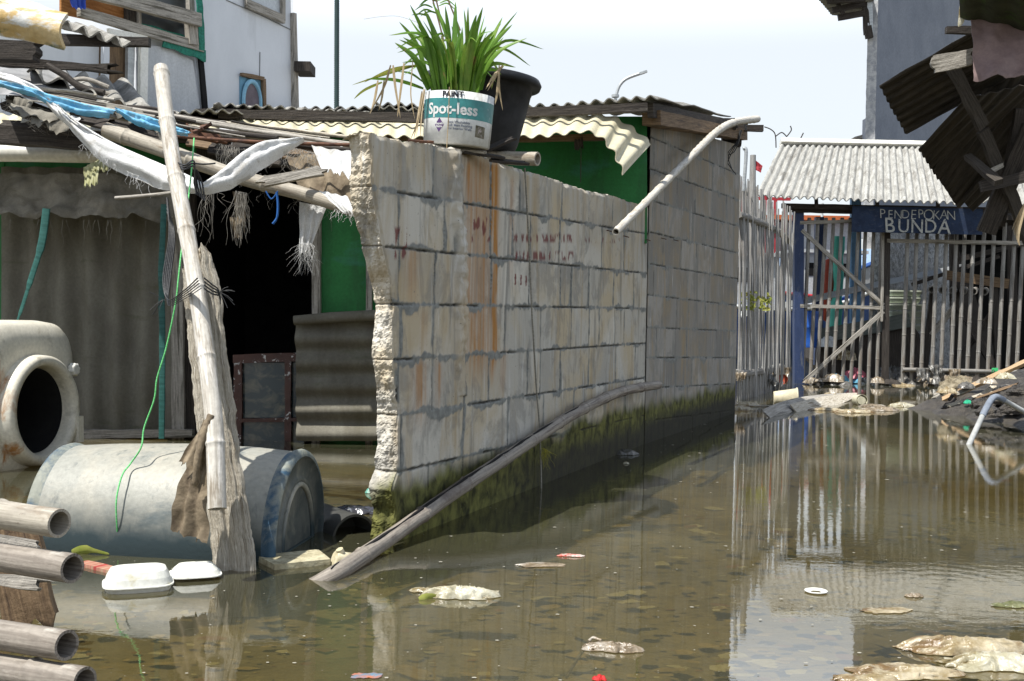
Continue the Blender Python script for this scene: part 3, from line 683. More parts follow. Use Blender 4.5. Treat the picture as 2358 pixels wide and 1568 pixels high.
mb = MB(); mb.plank(P(1672, 294, 9.8), P(1757, 296, 9.8), .055, .05, V((0, -1, 0)), ns=6); mb.plank(P(1640, 280, 9.85), P(1722, 281, 9.85), .05, .05, V((0, -1, 0)), ns=6); part(house, 'roof_beam', mb, woodDark)
mb = MB(); mb.plank(P(1660, 318, 9.75), P(1709, 322, 9.75), .13, .06, V((0, -1, 0)), ns=6, jag=.02); part(house, 'timber_block', mb, woodDark)
# cream awning: three overlapping sheets, the right one drooping
def awning(lo, hi, Zl, Zh, wl=.093, amp=.011, sag=0.0, n=120):
    mb = MB(); sd = random.uniform(0, 9)
    def px(pts, s):
        L = [0]
        for (a, b) in zip(pts, pts[1:]): L.append(L[-1] + math.hypot(b[0] - a[0], b[1] - a[1]))
        x = s * L[-1]; k = 0
        while k < len(L) - 2 and x > L[k + 1]: k += 1
        t = (x - L[k]) / (L[k + 1] - L[k]); return lerp(pts[k][0], pts[k + 1][0], t), lerp(pts[k][1], pts[k + 1][1], t), L[-1]
    def fn(s, t):
        xl, yl, Ll = px(lo, s); xh, yh, _ = px(hi, s)
        a = P(xl, yl, Zl); b = P(xh, yh, Zh); p = a.lerp(b, t)
        k = 2 * PI * (s * Ll / (F / Zl)) / wl
        s2 = min(1, s + .01); q = P(*px(lo, s2)[:2], Zl) - P(*px(lo, s2 - .01)[:2], Zl)
        nn = q.cross(b - a).normalized()
        return p + nn * (amp * math.sin(k) + .008 * N(p, 2, sd))
    L = px(lo, 0)[2] / (F / Zl); mb.sheet(fn, int(L / wl * 10), 8, .004, L, .7); return mb
part(house, 'awning_sheet', awning([(-900, 302), (300, 304), (620, 300)], [(-900, 266), (620, 262)], 6.25, 7.05), cream)
part(house, 'awning_sheet', awning([(585, 292), (850, 312), (1010, 318)], [(585, 262), (1010, 264)], 6.2, 7.0), cream)
part(house, 'awning_sheet', awning([(1120, 318), (1250, 314), (1340, 303), (1368, 307), (1392, 325), (1415, 355), (1436, 402)], [(1120, 264), (1345, 262), (1400, 266), (1430, 278), (1462, 300), (1500, 332)], 6.15, 6.85), cream)
mb = MB(); mb.plank(P(1150, 322, 6.4), P(1392, 316, 6.4), .035, .04, V((0, -1, 0)), ns=14); part(house, 'awning_batten', mb, woodBrown)
mb = MB(); mb.plank(P(590, 300, 6.5), P(1000, 322, 6.5), .035, .04, V((0, -1, 0)), ns=14); part(house, 'awning_batten', mb, woodBrown)
mb = MB(); mb.plank(P(-40, 318, 6.5), P(590, 318, 6.5), .045, .04, V((0, -1, 0)), ns=14); part(house, 'awning_batten', mb, woodDark)
mb = MB(); mb.plank(P(1331, 318, 6.38), P(1334, 345, 6.38), .05, .03, V((0, -1, 0)), ns=4, jag=.02); cord([(1338, 340, 6.38), (1337, 420, 6.38)], .0025, mb=mb); part(house, 'awning_batten', mb, woodDark)
# bent sheet standing in the water by the door, waves running across
a, b = P(682, 1014, 6.82), P(885, 1014, 6.82); c, d = P(885, 740, 6.82), P(680, 742, 6.82)
mb = quad_sheet(a, b, c, d, .150, .022, .009, nu=30, nv=60, along='v', jit=.004)
g = one('corrugated_sheet', 'grey corrugated sheet with waves lying across, standing in water against the green wall', 'roof sheet', mb, asbDim)
mb = MB(); mb.tube([P(677, 738, 6.78), P(760, 731, 6.78), P(880, 726, 6.78)], [.03, .034, .036], 12, rough=.12)
one('rolled_sheet', 'rolled grey scrap lying along the top of the standing corrugated sheet', 'scrap', mb, asbDim)
# broken window leaning in the doorway
win = thing('window_frame', 'old brown window frame with peeling paint leaning in the dark doorway', 'window', P(610, 1010, 6.98))
mb = MB(); fr_ = V((0, -1, 0))
for (x0, y0, x1, y1, wd) in ((538, 826, 692, 822, .055), (549, 822, 549, 1016, .05), (664, 822, 664, 1016, .04), (548, 968, 690, 966, .022)): mb.plank(P(x0, y0, 6.98), P(x1, y1, 6.98), wd, .035 + .001 * x0 / 100, fr_, ns=12, rough=.006)
part(win, 'frame', mb, M('peeling_paint', (.055, .024, .018), (.085, .04, .03), (8, 8, 8), 'Object', .5, .6, c3=(.62, .62, .60), s3=(24, 24, 24), t3=(.60, .64)))
mg, tg = nt('dusty_glass'); og = nd(tg, 'ShaderNodeOutputMaterial'); g1 = nd(tg, 'ShaderNodeBsdfPrincipled'); g1.inputs['Base Color'].default_value = (.03, .05, .06, 1); g1.inputs['Roughness'].default_value = .12
tg.links.new(mixc(tg, ramp(tg, ntex(tg, 'Object', (9, 9, 14), 1, 6, .5), .45, .72), (.012, .03, .04), (.16, .15, .11)), g1.inputs['Base Color']); tg.links.new(g1.outputs[0], og.inputs[0])
part(win, 'pane', front(556, 658, 835, 962, 7.0, .004), mg); part(win, 'pane', front(556, 658, 972, 1016, 7.0, .004), mg); part(win, 'pane', front(670, 700, 835, 1016, 7.0, .004), mg)
# dirty tarp valance
R = random.Random(5)
mb = rag(P(-40, 398, 6.75), P(405, 404, 6.7), P(398, 500, 6.6), P(-40, 500, 6.6), nu=70, nv=18, fold=.05, torn=.035, sd=2, sc1=9)
fringe(mb, P(20, 505, 6.6), P(395, 508, 6.6), 22, .16, R, .002, .01)
one('hanging_tarp', 'long dirty brown tarpaulin valance with torn lower edge in front of dim sheet walling', 'tarpaulin', mb, tarpDirty)
mb = MB(); mb.tube([P(-60, 352, 5.1), P(60, 353, 5.1), P(232, 356, 5.1)], .040, 20)
one('white_pipe', 'thick white plastic pipe under the eave at the left edge', 'pipe', mb, whitePlastic)
mb = MB(); mb.plank(P(-60, 306, 4.9), P(272, 328, 4.9), .085, .07, V((0, -1, 0)), ns=20, rough=.008)
one('dark_beam', 'black timber beam just above the white plastic pipe', 'beam', mb, woodDark)
mb = MB(); mb.tube(cat(path_px([(107, 480, 5.9), (96, 560, 5.9), (72, 640, 5.9), (50, 710, 5.9), (34, 754, 5.9)]), 6), [.022] * 8 + [.016] * 6 + [.010] * 6 + [.006] * 5, 8, flat=(V((1, 0, 0)), .15))
one('teal_strap', 'slanting teal strap hanging from the dirty tarpaulin at the left', 'strap', mb, teal)
mb = MB(); mb.tube(cat(path_px([(378, 470, 6.3), (372, 620, 6.3), (374, 800, 6.3), (372, 1010, 6.3)]), 8), .018, 8, flat=(V((1, 0, 0)), .15), rough=.25)
one('teal_strap', 'upright frayed teal strap hanging down to the water beside the bamboo pole', 'strap', mb, teal)

# ================================================================== BAMBOO POLE, DRIFTWOOD POST, TIES
mb = MB(); edgeL = [(560, 417), (613, 420), (673, 422), (808, 435), (977, 452), (1058, 465), (1243, 486), (1330, 492), (1420, 498)]; edgeR = [(560, 482), (606, 497), (683, 511), (785, 519), (926, 540), (1050, 553), (1154, 570), (1275, 588), (1330, 591), (1420, 596)]
topq = [(0, 618), (.22, 606), (.32, 660), (.5, 650), (.60, 572), (.72, 558), (.84, 574), (1, 618)]
def postpt(q, t, sgn):
    y0 = interp(topq, q) + 6 * N2(q * 22, 1); y = lerp(y0, 1420, t); Z = lerp(3.50, 3.36, (y - 560) / 860)
    xl = interp(edgeL, y) + 5 * N2(y * .03, 2) + 2 * N2(y * .11, 5); xr = interp(edgeR, y) + 6 * N2(y * .025, 9) + 2.5 * N2(y * .1, 7)
    crease = -.016 * math.exp(-((q - .42) / .08) ** 2) - .006 * math.exp(-((q - .8) / .04) ** 2)
    edge = .022 * (abs(q - .5) * 2) ** 4
    z = Z + (-.026 - crease + edge - .0022 * N2(q * 40, y * .012, 3) - .002 * N2(q * 95, y * .02, 8) if sgn < 0 else .026 - edge)
    return P(lerp(xl, xr, q), y, z)
nq, ny = 88, 130
fr2 = [[postpt(i / nq, j / ny, -1) for i in range(nq + 1)] + [postpt(1 - i / 8, j / ny, 1) for i in range(9)] for j in range(ny + 1)]
mb.grid(fr2, [[(k * .004, j * .012) for k in range(len(fr2[0]))] for j in range(ny + 1)], close=True, smooth=True, flip=True)
tp = fr2[0]; mb.grid([tp[:9], list(reversed(tp[-9:]))], [[(i * .01, 0) for i in range(9)], [(i * .01, .05) for i in range(9)]], smooth=False)
b_ = [V(tp[int(i * nq / 8)]) for i in range(9)]; mb.grid([b_, list(reversed(tp[-9:]))], [[(i * .01, 0) for i in range(9)], [(i * .01, .05) for i in range(9)]], smooth=False)
one('driftwood_post', 'bleached split timber post standing in water with a bamboo pole leaning on it', 'post', mb, woodPale)
polep = path_px([(371, 158, 3.98), (392, 330, 3.76), (440, 590, 3.50), (471, 790, 3.36), (493, 975, 3.25), (500, 1172, 3.17)])
one('bamboo_pole', 'tall pale bamboo pole leaning up from the driftwood post to the eave', 'pole', bamboo_mb(polep, .0262, .0268, .27, .03, seg=20, hollow=.62), M('bamboo_pole', (.40, .37, .32), (.58, .55, .49), (110, 4, 1), 'UV', .6, .4, c3=(.25, .21, .16), s3=(50, 7, 1), t3=(.5, .66), c4=(.78, .75, .70), s4=(60, 5, 1), t4=(.54, .7), bdist=.003))
mb = MB()
for k in range(5): cord([(455 + 2 * k, 640 + 6 * k, 3.34 - .01 * k), (425, 668 + 5 * k, 3.42), (388, 690 + 3 * k, 3.5), (376 + 4 * k, 640, 3.55), (390 + 3 * k, 540, 3.6), (385, 455 + 8 * k, 3.66)], .0035, flat=(V((1, 0, .3)), .3), mb=mb)
for k in range(4): cord([(470, 640 + 8 * k, 3.34), (488, 655 + 7 * k, 3.38), (503, 668 + 4 * k, 3.42), (508, 700 - 6 * k, 3.44)], .003, mb=mb, flat=(V((0, 0, 1)), .4))
R = random.Random(8)
for k in range(16):
    a = P(376, 690, 3.5) if k < 8 else P(506, 672, 3.42); d = V((R.uniform(-.05, .01) if k < 8 else R.uniform(0, .05), R.uniform(-.02, .02), R.uniform(-.05, .03))); mb.tube([a, a + d * .6, a + d + V((0, 0, -.006))], .0011, 4)
one('black_tie', 'frayed black plastic ties knotted round the bamboo pole and post', 'tie', mb, blackRub)
mb = MB()
for k in range(3): cord([(405 + 2 * k, 372 + 7 * k, 3.70), (425, 380 + 5 * k, 3.66), (446, 370 + 6 * k, 3.70), (449, 400, 3.78), (452, 430 + 9 * k, 3.8)], .003, mb=mb)
cord([(447, 376, 3.7), (470, 378, 3.72), (496, 376, 3.74)], .003, mb=mb)
for k in range(4): cord([(452, 390, 3.78), (447 + 6 * k, 420, 3.8), (456 + 5 * k, 450 + 4 * k, 3.8)], .0035, mb=mb, flat=(V((1, 0, 0)), .3))
one('black_tie', 'black binding wound round the bamboo pole where it meets the eave', 'tie', mb, blackRub)
mb = cord([(447, 318, 4.15), (443, 370, 4.0), (436, 440, 3.9), (420, 560, 3.72), (411, 640, 3.66), (404, 700, 3.64), (383, 800, 3.64), (362, 870, 3.64), (355, 920, 3.64), (332, 985, 3.64), (325, 1030, 3.62), (300, 1068, 3.62), (281, 1095, 3.57), (268, 1150, 3.53), (269, 1210, 3.53), (273, 1268, 3.56), (268, 1330, 3.5)], .0028, n=10)
one('green_rope', 'thin bright green rope hanging from the eave down over the blue barrel', 'rope', mb, greenRope)
# brown rag on the post
mb = rag(P(470, 962, 3.30), P(487, 958, 3.27), P(480, 1252, 3.26), P(388, 1218, 3.28), nu=26, nv=40, fold=.018, torn=.012, sd=7, sc1=4)
mb2 = rag(P(462, 975, 3.27), P(480, 968, 3.25), P(452, 1080, 3.25), P(410, 1062, 3.26), nu=16, nv=18, fold=.016, torn=.02, sd=3, sc1=3, mb=mb)
mb.tube(cat(path_px([(488, 955, 3.24), (470, 1000, 3.23), (455, 1060, 3.22), (450, 1120, 3.23)]), 6), [.012, .014] * 9 + [.006], 8, rough=.5)
one('brown_rag', 'stiff brown rag hanging from the bamboo pole against the blue barrel', 'rag', mb, clothBrown)

# ================================================================== BARREL
bar = thing('blue_barrel', 'worn blue plastic barrel lying half sunk on its side behind the driftwood post', 'barrel', V((-1.18, 3.8, -.2)))
ax = V((.9925, -.122, -.01)).normalized(); cR = V((-.715, 3.74, .046)); BL = .87
bu = ax.cross(V((0, 0, 1))).normalized(); bv = bu.cross(ax)
def circ(c, r, n=56, u=bu, v=bv): return [c + u * (r * math.cos(2 * PI * k / n)) + v * (r * math.sin(2 * PI * k / n)) for k in range(n)]
barM = M('barrel_blue_worn', (.36, .34, .28), (.28, .28, .245), (5, 5, 5), 'Object', .5, .25, lo=.35, hi=.6, c3=(.11, .135, .14), s3=(4, 4, 7), t3=(.56, .72), c4=(.14, .15, .14), s4=(30, 30, 9), t4=(.58, .74), spec=.4)
# the lower flank is wet and bare blue (a tide mark): mixed by height in the world
tb = barM.node_tree; bs = [n for n in tb.nodes if n.type == 'BSDF_PRINCIPLED'][0]; src = bs.inputs['Base Color'].links[0].from_socket
geo = nd(tb, 'ShaderNodeNewGeometry'); sx = nd(tb, 'ShaderNodeSeparateXYZ'); tb.links.new(geo.outputs['Position'], sx.inputs[0]); nz_ = ntex(tb, 'Object', (9, 9, 9), 1, 5)
ma = nd(tb, 'ShaderNodeMath', operation='MULTIPLY_ADD'); tb.links.new(nz_, ma.inputs[0]); ma.inputs[1].default_value = .10; tb.links.new(sx.outputs[2], ma.inputs[2])
tb.links.new(mixc(tb, ramp(tb, ma.outputs[0], .10, .235, (1, 1, 1, 1), (0, 0, 0, 1)), src, (.020, .036, .042)), bs.inputs['Base Color'])
barBlue = M('barrel_blue_rim', (.025, .065, .11), (.045, .09, .135), (10, 10, 10), 'Object', .65, .2, c3=(.25, .26, .22), s3=(7, 7, 7), t3=(.46, .62))
prof = [(0, .262), (.006, .282), (.02, .287), (.035, .283), (.05, .277), (.2, .286), (.475, .290), (.75, .286), (.90, .279), (.915, .283), (.93, .288), (.944, .284), (.95, .270)]
prof = [(a * BL / .95, r * (1 - .09 * max(0, a / .95 - .35) ** 1.3)) for a, r in prof]
mb = MB(); mb.loft([circ(cR - ax * s, r) for s, r in prof[4:9]], us=1.8, flip=False); part(bar, 'shell', mb, barM)
mb = MB(); mb.loft([circ(cR - ax * s, r) for s, r in prof[:5]]); part(bar, 'rim', mb, barBlue)
mb = MB(); mb.loft([circ(cR - ax * s, r) for s, r in prof[8:]]); rim2 = part(bar, 'rim', mb, barBlue); 
mb = MB(); rings = [circ(cR - ax * s, r) for s, r in ((0, .262), (.016, .256), (.018, .20), (.016, .192), (.010, .186), (.010, .176), (.018, .168), (.018, .05))]
mb.loft(rings, smooth=True, flip=True); mb.poly(rings[-1]); part(bar, 'end_cap', mb, M('barrel_end', (.05, .065, .068), (.11, .12, .115), (9, 9, 9), 'Object', .5, .2, c3=(.2, .2, .17), s3=(7, 7, 7), t3=(.54, .7)))
mb = MB(); mb.poly(list(circ(cR - ax * BL, .24))); part(bar, 'end_cap', mb, barBlue)
mb = MB(); mb.tube([cR + ax * -.014 + bu * (.165 * math.cos(a)) + bv * (-.05 + .215 * math.sin(a)) for a in [PI * k / 24 for k in range(25)]], .010, 8); mb.tube([cR + ax * -.014 + bu * (.165 * c_) + bv * -.05 for c_ in (-1, 0, 1)], .008, 8)
BV = bv.copy(); part(bar, 'embossed_arch', mb, barM)

# ================================================================== CREAM APPLIANCE SHELL AT LEFT
TN = V((.975, -.22, .03)).normalized(); TS = V((.22, .975, 0)).normalized(); TU = TS.cross(TN) * -1
if TU.z < 0: TU = -TU
TC = P(80, 945, 5.62)
tank = thing('appliance_shell', 'rusty cream rounded metal shell with a round dark porthole, standing in the water', 'drum washer shell', V((TC.x, TC.y, -.2)))
tank['category'] = 'appliance'
def sup(a, b, e, n=64, oz=0.0, c=None):
    out = []
    for k in range(n):
        th = 2 * PI * k / n; cx_, sy = math.cos(th), math.sin(th)
        out.append((a * abs(cx_) ** (2 / e) * (1 if cx_ > 0 else -1), b * abs(sy) ** (2 / e) * (1 if sy > 0 else -1) + oz))
    return out
def T3(x, y, z): return TC + TS * x + TU * y + TN * z
def ring3(pts, z): return [T3(x, y, z) for x, y in pts]
creamM = M('cream_enamel', (.66, .625, .52), (.74, .705, .60), (4, 4, 4), 'Object', .4, .06, c3=(.40, .19, .06), s3=(5, 5, 2.6), t3=(.605, .69), c4=(.36, .33, .25), s4=(9, 9, 9), t4=(.58, .74), spec=.45)
oz = .06
mb = MB(); mb.loft([ring3(sup(.288, .288, 2), .0), ring3(sup(.31, .33, 3, oz=oz * .5), .0), ring3(sup(.355, .375, 4.5, oz=oz), -.02), ring3(sup(.375, .40, 5, oz=oz), -.06), ring3(sup(.38, .41, 5, oz=oz), -.12), ring3(sup(.38, .41, 5, oz=oz), -.5), ring3(sup(.36, .39, 4, oz=oz), -.56)])
mb.poly(ring3(sup(.36, .39, 4, oz=oz), -.56)); part(tank, 'shell', mb, creamM)
mb = MB(); mb.loft([ring3(sup(.219, .219, 2), -.01), ring3(sup(.222, .222, 2), .01), ring3(sup(.228, .228, 2), .045), ring3(sup(.238, .238, 2), .075), ring3(sup(.268, .268, 2), .078), ring3(sup(.284, .284, 2), .062), ring3(sup(.29, .29, 2), .0)], flip=False)
part(tank, 'port_ring', mb, creamM)
mb = MB(); mb.poly(ring3(sup(.206, .206, 2), -.299)); mb.loft([ring3(sup(.206, .206, 2), -.298), ring3(sup(.2185, .2185, 2), .006)]); part(tank, 'port_bore', mb, voidM)
mb = MB(); c = T3(.30, .20, .012)
mb.loft([[c + (TS * math.cos(q) + TU * math.sin(q)) * r * (1 + .1 * math.sin(q * 8)) + TN * z for q in [k * PI / 12 for k in range(24)]] for r, z in ((.035, 0), (.034, .025), (.026, .032), (.012, .03))]); mb.poly([c + (TS * math.cos(q) + TU * math.sin(q)) * .012 + TN * .03 for q in [k * PI / 12 for k in range(24)]]); part(tank, 'cap', mb, whitePlastic)
for sgn, xx, yy in ((1, .262, -.12),):
    mb = MB(); mb.box(T3(xx, yy, .06), TS * .022, TU * .07, TN * .03); part(tank, 'latch', mb, creamM)
# ================================================================== COLLAPSED EAVE AT UPPER LEFT
R = random.Random(21)
eave = thing('collapsed_eave', 'collapsed eave of bamboo and thin battens sagging down to the broken wall at upper left', 'eave', P(420, 330, 4.4))
part(eave, 'bamboo_beam', bamboo_mb(path_px([(245, 300, 4.45), (371, 343, 4.38), (540, 404, 4.3), (700, 447, 4.25), (815, 484, 4.2)]), .033, .026, .33, .1, seg=16), bambooM)
def stick(l, r=.006, m=None, nm='batten', jag=0, w_=None):
    mb = MB(); pts = path_px(l)
    if w_: mb.plank(pts[0], pts[-1], w_, .012, V((.1, -.8, .6)), ns=14, rough=.006, jag=.02)
    else: mb.tube(cat(pts, 5), r, 6, rough=.25)
    return part(eave, nm, mb, m or woodGrey)
for l, r, m in (([(60, 212, 4.6), (371, 262, 4.6), (640, 306, 4.5), (832, 340, 4.35)], .008, woodGrey), ([(405, 272, 4.55), (560, 298, 4.5), (835, 335, 4.4)], .009, woodGrey),
                ([(385, 312, 4.4), (600, 327, 4.35), (835, 334, 4.3)], .007, rustM), ([(40, 210, 4.7), (250, 242, 4.7), (520, 285, 4.6)], .010, woodDark), ([(430, 288, 4.5), (560, 312, 4.45), (700, 330, 4.4)], .008, woodPale),
                ([(260, 262, 4.5), (420, 292, 4.5), (640, 318, 4.4)], .011, woodDark), ([(265, 456, 4.1), (370, 447, 4.08), (470, 431, 4.05)], .007, woodGrey), ([(450, 275, 4.8), (640, 295, 4.8), (850, 322, 4.6)], .007, woodPale), ([(470, 310, 4.6), (640, 330, 4.6), (812, 345, 4.5)], .010, woodDark)):
    stick(l, r, m)
for k in range(26):
    x = R.uniform(20, 560); y = 205 + x * .165 + R.uniform(-18, 22); L_ = R.uniform(110, 330); sl = R.uniform(.10, .2); Z = R.uniform(4.4, 4.9)
    stick([(x, y, Z), (x + L_ / 2, y + L_ * sl / 2 + R.uniform(-4, 4), Z), (x + L_, y + L_ * sl, Z)], R.uniform(.003, .008), R.choice((woodGrey, woodDark, woodPale, woodDark)))
for l, w_, m in (([(15, 232, 4.8), (165, 292, 4.8)], .10, woodDark), ([(160, 262, 4.8), (330, 300, 4.8)], .055, woodDark), ([(190, 270, 4.6), (390, 318, 4.6)], .06, woodDark), ([(480, 335, 4.7), (690, 372, 4.6)], .09, woodDark), ([(640, 340, 4.6), (820, 380, 4.5)], .10, woodBrown), ([(430, 322, 4.75), (640, 352, 4.75)], .07, woodBrown), ([(0, 290, 4.9), (180, 300, 4.9)], .07, woodDark)):
    stick(l, w_=w_, m=m)
mb = MB(); fringe(mb, P(500, 330, 4.45), P(575, 345, 4.45), 50, .15, R, .001, .015); part(eave, 'torn_threads', mb, fibre)
mb = MB(); fringe(mb, P(470, 440, 4.3), P(500, 442, 4.3), 14, .20, R, .0008, .03); part(eave, 'torn_threads', mb, fibre)
mb = MB(); fringe(mb, P(650, 335, 4.3), P(720, 350, 4.3), 50, .10, R, .0009, .03); part(eave, 'torn_threads', mb, fibre)
mb = MB(); fringe(mb, P(600, 400, 4.3), P(780, 470, 4.25), 50, .11, R, .0006, .03); part(eave, 'torn_threads', mb, fibre)
mb = MB(); fringe(mb, P(0, 225, 4.7), P(150, 265, 4.7), 60, .10, R, .0009, .05); part(eave, 'torn_threads', mb, fibre)
mb = MB(); fringe(mb, P(545, 440, 4.3), P(570, 445, 4.3), 60, .20, R, .0009, .012); part(eave, 'torn_threads', mb, fibre)
# shards of plastic, splintered boards and soot-black scraps jammed into the lattice
for k in range(34):
    x = R.uniform(0, 760); y = 215 + x * .15 + R.uniform(-14, 34); Z = R.uniform(4.45, 4.85); a = P(x, y, Z); L_ = R.uniform(.05, .22)
    if k % 2: mb = MB(); mb.plank(a, a + V((L_, R.uniform(-.1, .1), -L_ * R.uniform(.05, .35))), R.uniform(.02, .06), .012, V((R.uniform(-.4, .4), -.7, .6)), ns=8, jag=.04, rough=.02); part(eave, 'splinter', mb, R.choice((woodDark, woodDark, woodGrey, rustM)))
    else: part(eave, 'plastic_shred', rag(a, a + V((L_, 0, -L_ * .2)), a + V((L_ * .8, -.03, -L_ * .2 - R.uniform(.02, .07))), a + V((.01, -.03, -R.uniform(.02, .06))), fold=.015, torn=.03, sd=k * 3.1, nu=12, nv=8), R.choice((tarpWhite, tarpWhite, tarpDirty)))

def rope_roll(l, rr, flat=.45, seg=14, rough=.25, seed=0):
    mb = MB(); pts = cat(path_px(l), 8); n = len(pts); k = len(rr) - 1
    r = [lerp(rr[min(k - 1, int(i / (n - 1) * k))], rr[min(k, int(i / (n - 1) * k) + 1)], (i / (n - 1) * k) % 1 if i < n - 1 else 1) for i in range(n)]
    mb.tube(pts, r, seg, flat=(V((0, .1, 1)), flat), rough=rough); return mb
# white tarp slung in a V
def ribbon(up_l, lo_l, Z0, Z1, n=70, m=10, bulge=.022, sd=0.0, th=.003, mb=None):
    """cloth strip between an upper and a lower pixel-derived edge line, bellied and creased"""
    mb = mb or MB(); U = cat([P(x, y, lerp(Z0, Z1, i / (len(up_l) - 1))) for i, (x, y) in enumerate(up_l)], 10); Lw = cat([P(x, y, lerp(Z0, Z1, i / (len(lo_l) - 1))) for i, (x, y) in enumerate(lo_l)], 10)
    def at(A, s): x = s * (len(A) - 1); k = min(len(A) - 2, int(x)); return A[k].lerp(A[k + 1], x - k)
    def fn(s, t):
        a, b = at(U, s), at(Lw, s); p = a.lerp(b, t)
        o = bulge * math.sin(PI * t) + .007 * math.sin(t * 11 + 3 * N2(s * 5, sd)) + .010 * N2(s * 5, t * 3, sd) + .003 * N2(s * 24, t * 5, sd)
        return p + V((0, -o, o * .3)) + (b - a).normalized() * (.008 * N2(s * 7, sd, 4) + .003 * N2(s * 40, sd, 6)) * (t ** 4)
    mb.sheet(fn, n, m, th); return mb
mb = ribbon([(128, 240), (185, 285), (250, 322), (310, 352), (380, 382), (430, 402), (470, 424), (478, 434)], [(140, 262), (180, 318), (225, 365), (285, 400), (345, 425), (395, 437), (440, 442), (470, 441)], 4.3, 3.98, sd=1)
ribbon([(470, 425), (510, 392), (560, 350), (610, 325), (660, 321), (700, 322)], [(465, 444), (520, 437), (575, 408), (620, 378), (660, 350), (700, 324)], 3.98, 4.2, sd=4, mb=mb)
ribbon([(0, 166), (40, 178), (90, 205), (135, 245), (150, 262)], [(-5, 188), (40, 203), (90, 226), (132, 268), (172, 302)], 4.4, 4.3, sd=6, mb=mb)
ribbon([(133, 240), (185, 290), (250, 330), (300, 350)], [(150, 262), (175, 280), (235, 320), (305, 357)], 4.25, 4.2, sd=9, n=30, m=5, bulge=.01, mb=mb)
fringe(mb, P(190, 332, 4.2), P(345, 425, 4.1), 30, .05, R, .001, .01)
one('white_tarp', 'grimy white tarpaulin strip slung in a V behind the tall bamboo pole', 'tarpaulin', mb, tarpWhite)
mb = ribbon([(-10, 182), (60, 200), (115, 217), (190, 238), (270, 256)], [(-10, 197), (60, 216), (115, 240), (180, 262), (250, 270)], 4.3, 4.35, sd=2, bulge=.01, m=6)
one('blue_tarp', 'blue tarpaulin strip along the upper eave at the far left edge', 'tarpaulin', mb, tarpBlue); mb = MB(); ribbon([(268, 250), (320, 262), (380, 282), (440, 306)], [(268, 256), (310, 284), (360, 300), (432, 312)], 4.3, 4.3, sd=12, bulge=.01, m=6, mb=mb); 
one('blue_tarp', 'short sky blue tarpaulin scraps on the sagging eave either side of the bamboo pole', 'tarpaulin', mb, tarpBlue)
mb = rag(P(718, 336, 4.2), P(812, 350, 4.15), P(816, 412, 4.1), P(742, 392, 4.1), fold=.02, torn=.02, sd=5); rag(P(735, 440, 4.12), P(800, 452, 4.1), P(822, 498, 4.05), P(790, 490, 4.05), fold=.02, torn=.02, sd=8, mb=mb)
fringe(mb, P(770, 480, 4.08), P(822, 498, 4.05), 18, .05, R, .0011, .01)
one('white_rag', 'bunched white cloth tucked against the top near corner of the broken wall', 'cloth', mb, tarpWhite)
mb = rag(P(655, 350, 4.5), P(825, 372, 4.4), P(825, 480, 4.35), P(690, 440, 4.4), fold=.03, torn=.04, sd=15)
one('brown_sacking', 'rotten brown sacking under the eave beside the broken wall corner', 'sacking', mb, clothBrown)
mb = rag(P(690, 465, 4.3), P(752, 478, 4.3), P(716, 570, 4.3), P(690, 590, 4.3), fold=.02, torn=.04, sd=25, nu=14); fringe(mb, P(690, 560, 4.3), P(716, 560, 4.3), 60, .12, R, .0007, .02)
one('torn_cloth', 'pale torn cloth with trailing threads hanging in front of the green wall strip', 'cloth', mb, tarpWhite)
mb = rag(P(535, 440, 4.35), P(562, 446, 4.35), P(566, 520, 4.35), P(545, 512, 4.35), fold=.02, torn=.05, sd=31, nu=10); rag(P(530, 500, 4.36), P(552, 500, 4.36), P(556, 550, 4.36), P(540, 548, 4.36), fold=.02, torn=.05, sd=35, nu=8, mb=mb)
one('brown_shred', 'thin brown torn shred dangling in front of the dark doorway', 'shred', mb, clothBrown)
mb = rag(P(192, 385, 4.6), P(232, 366, 4.6), P(226, 425, 4.55), P(194, 432, 4.55), fold=.015, torn=.02, sd=41, nu=12); rag(P(200, 380, 4.6), P(262, 358, 4.6), P(248, 392, 4.58), P(215, 395, 4.58), fold=.015, torn=.02, sd=44, nu=12, mb=mb)
one('yellow_rag', 'translucent yellow green plastic scrap hanging below the white pipe', 'rag', mb, M('plastic_yellowed', (.42, .42, .2), (.55, .54, .32), (9, 9, 9), 'Object', .5, .2, trans=.4))
mb = cord([(612, 440, 4.2), (625, 458, 4.2), (640, 440, 4.2)], .003); cord([(637, 442, 4.2), (640, 470, 4.2), (638, 500, 4.2), (628, 515, 4.2)], .0045, mb=mb, rough=.4)
one('blue_string', 'short knotted blue string dangling in front of the dark doorway', 'string', mb, tarpBlue if False else plain('blue_string', (.02, .12, .4)))
mb = MB(); mb.plank(P(604, 420, 4.08), P(740, 392, 4.1), .040, .02, V((0, -1, .2)), ns=20, jag=.05, rough=.008)
one('grey_board', 'short split grey board lashed across the bamboo beam', 'board', mb, woodGrey)
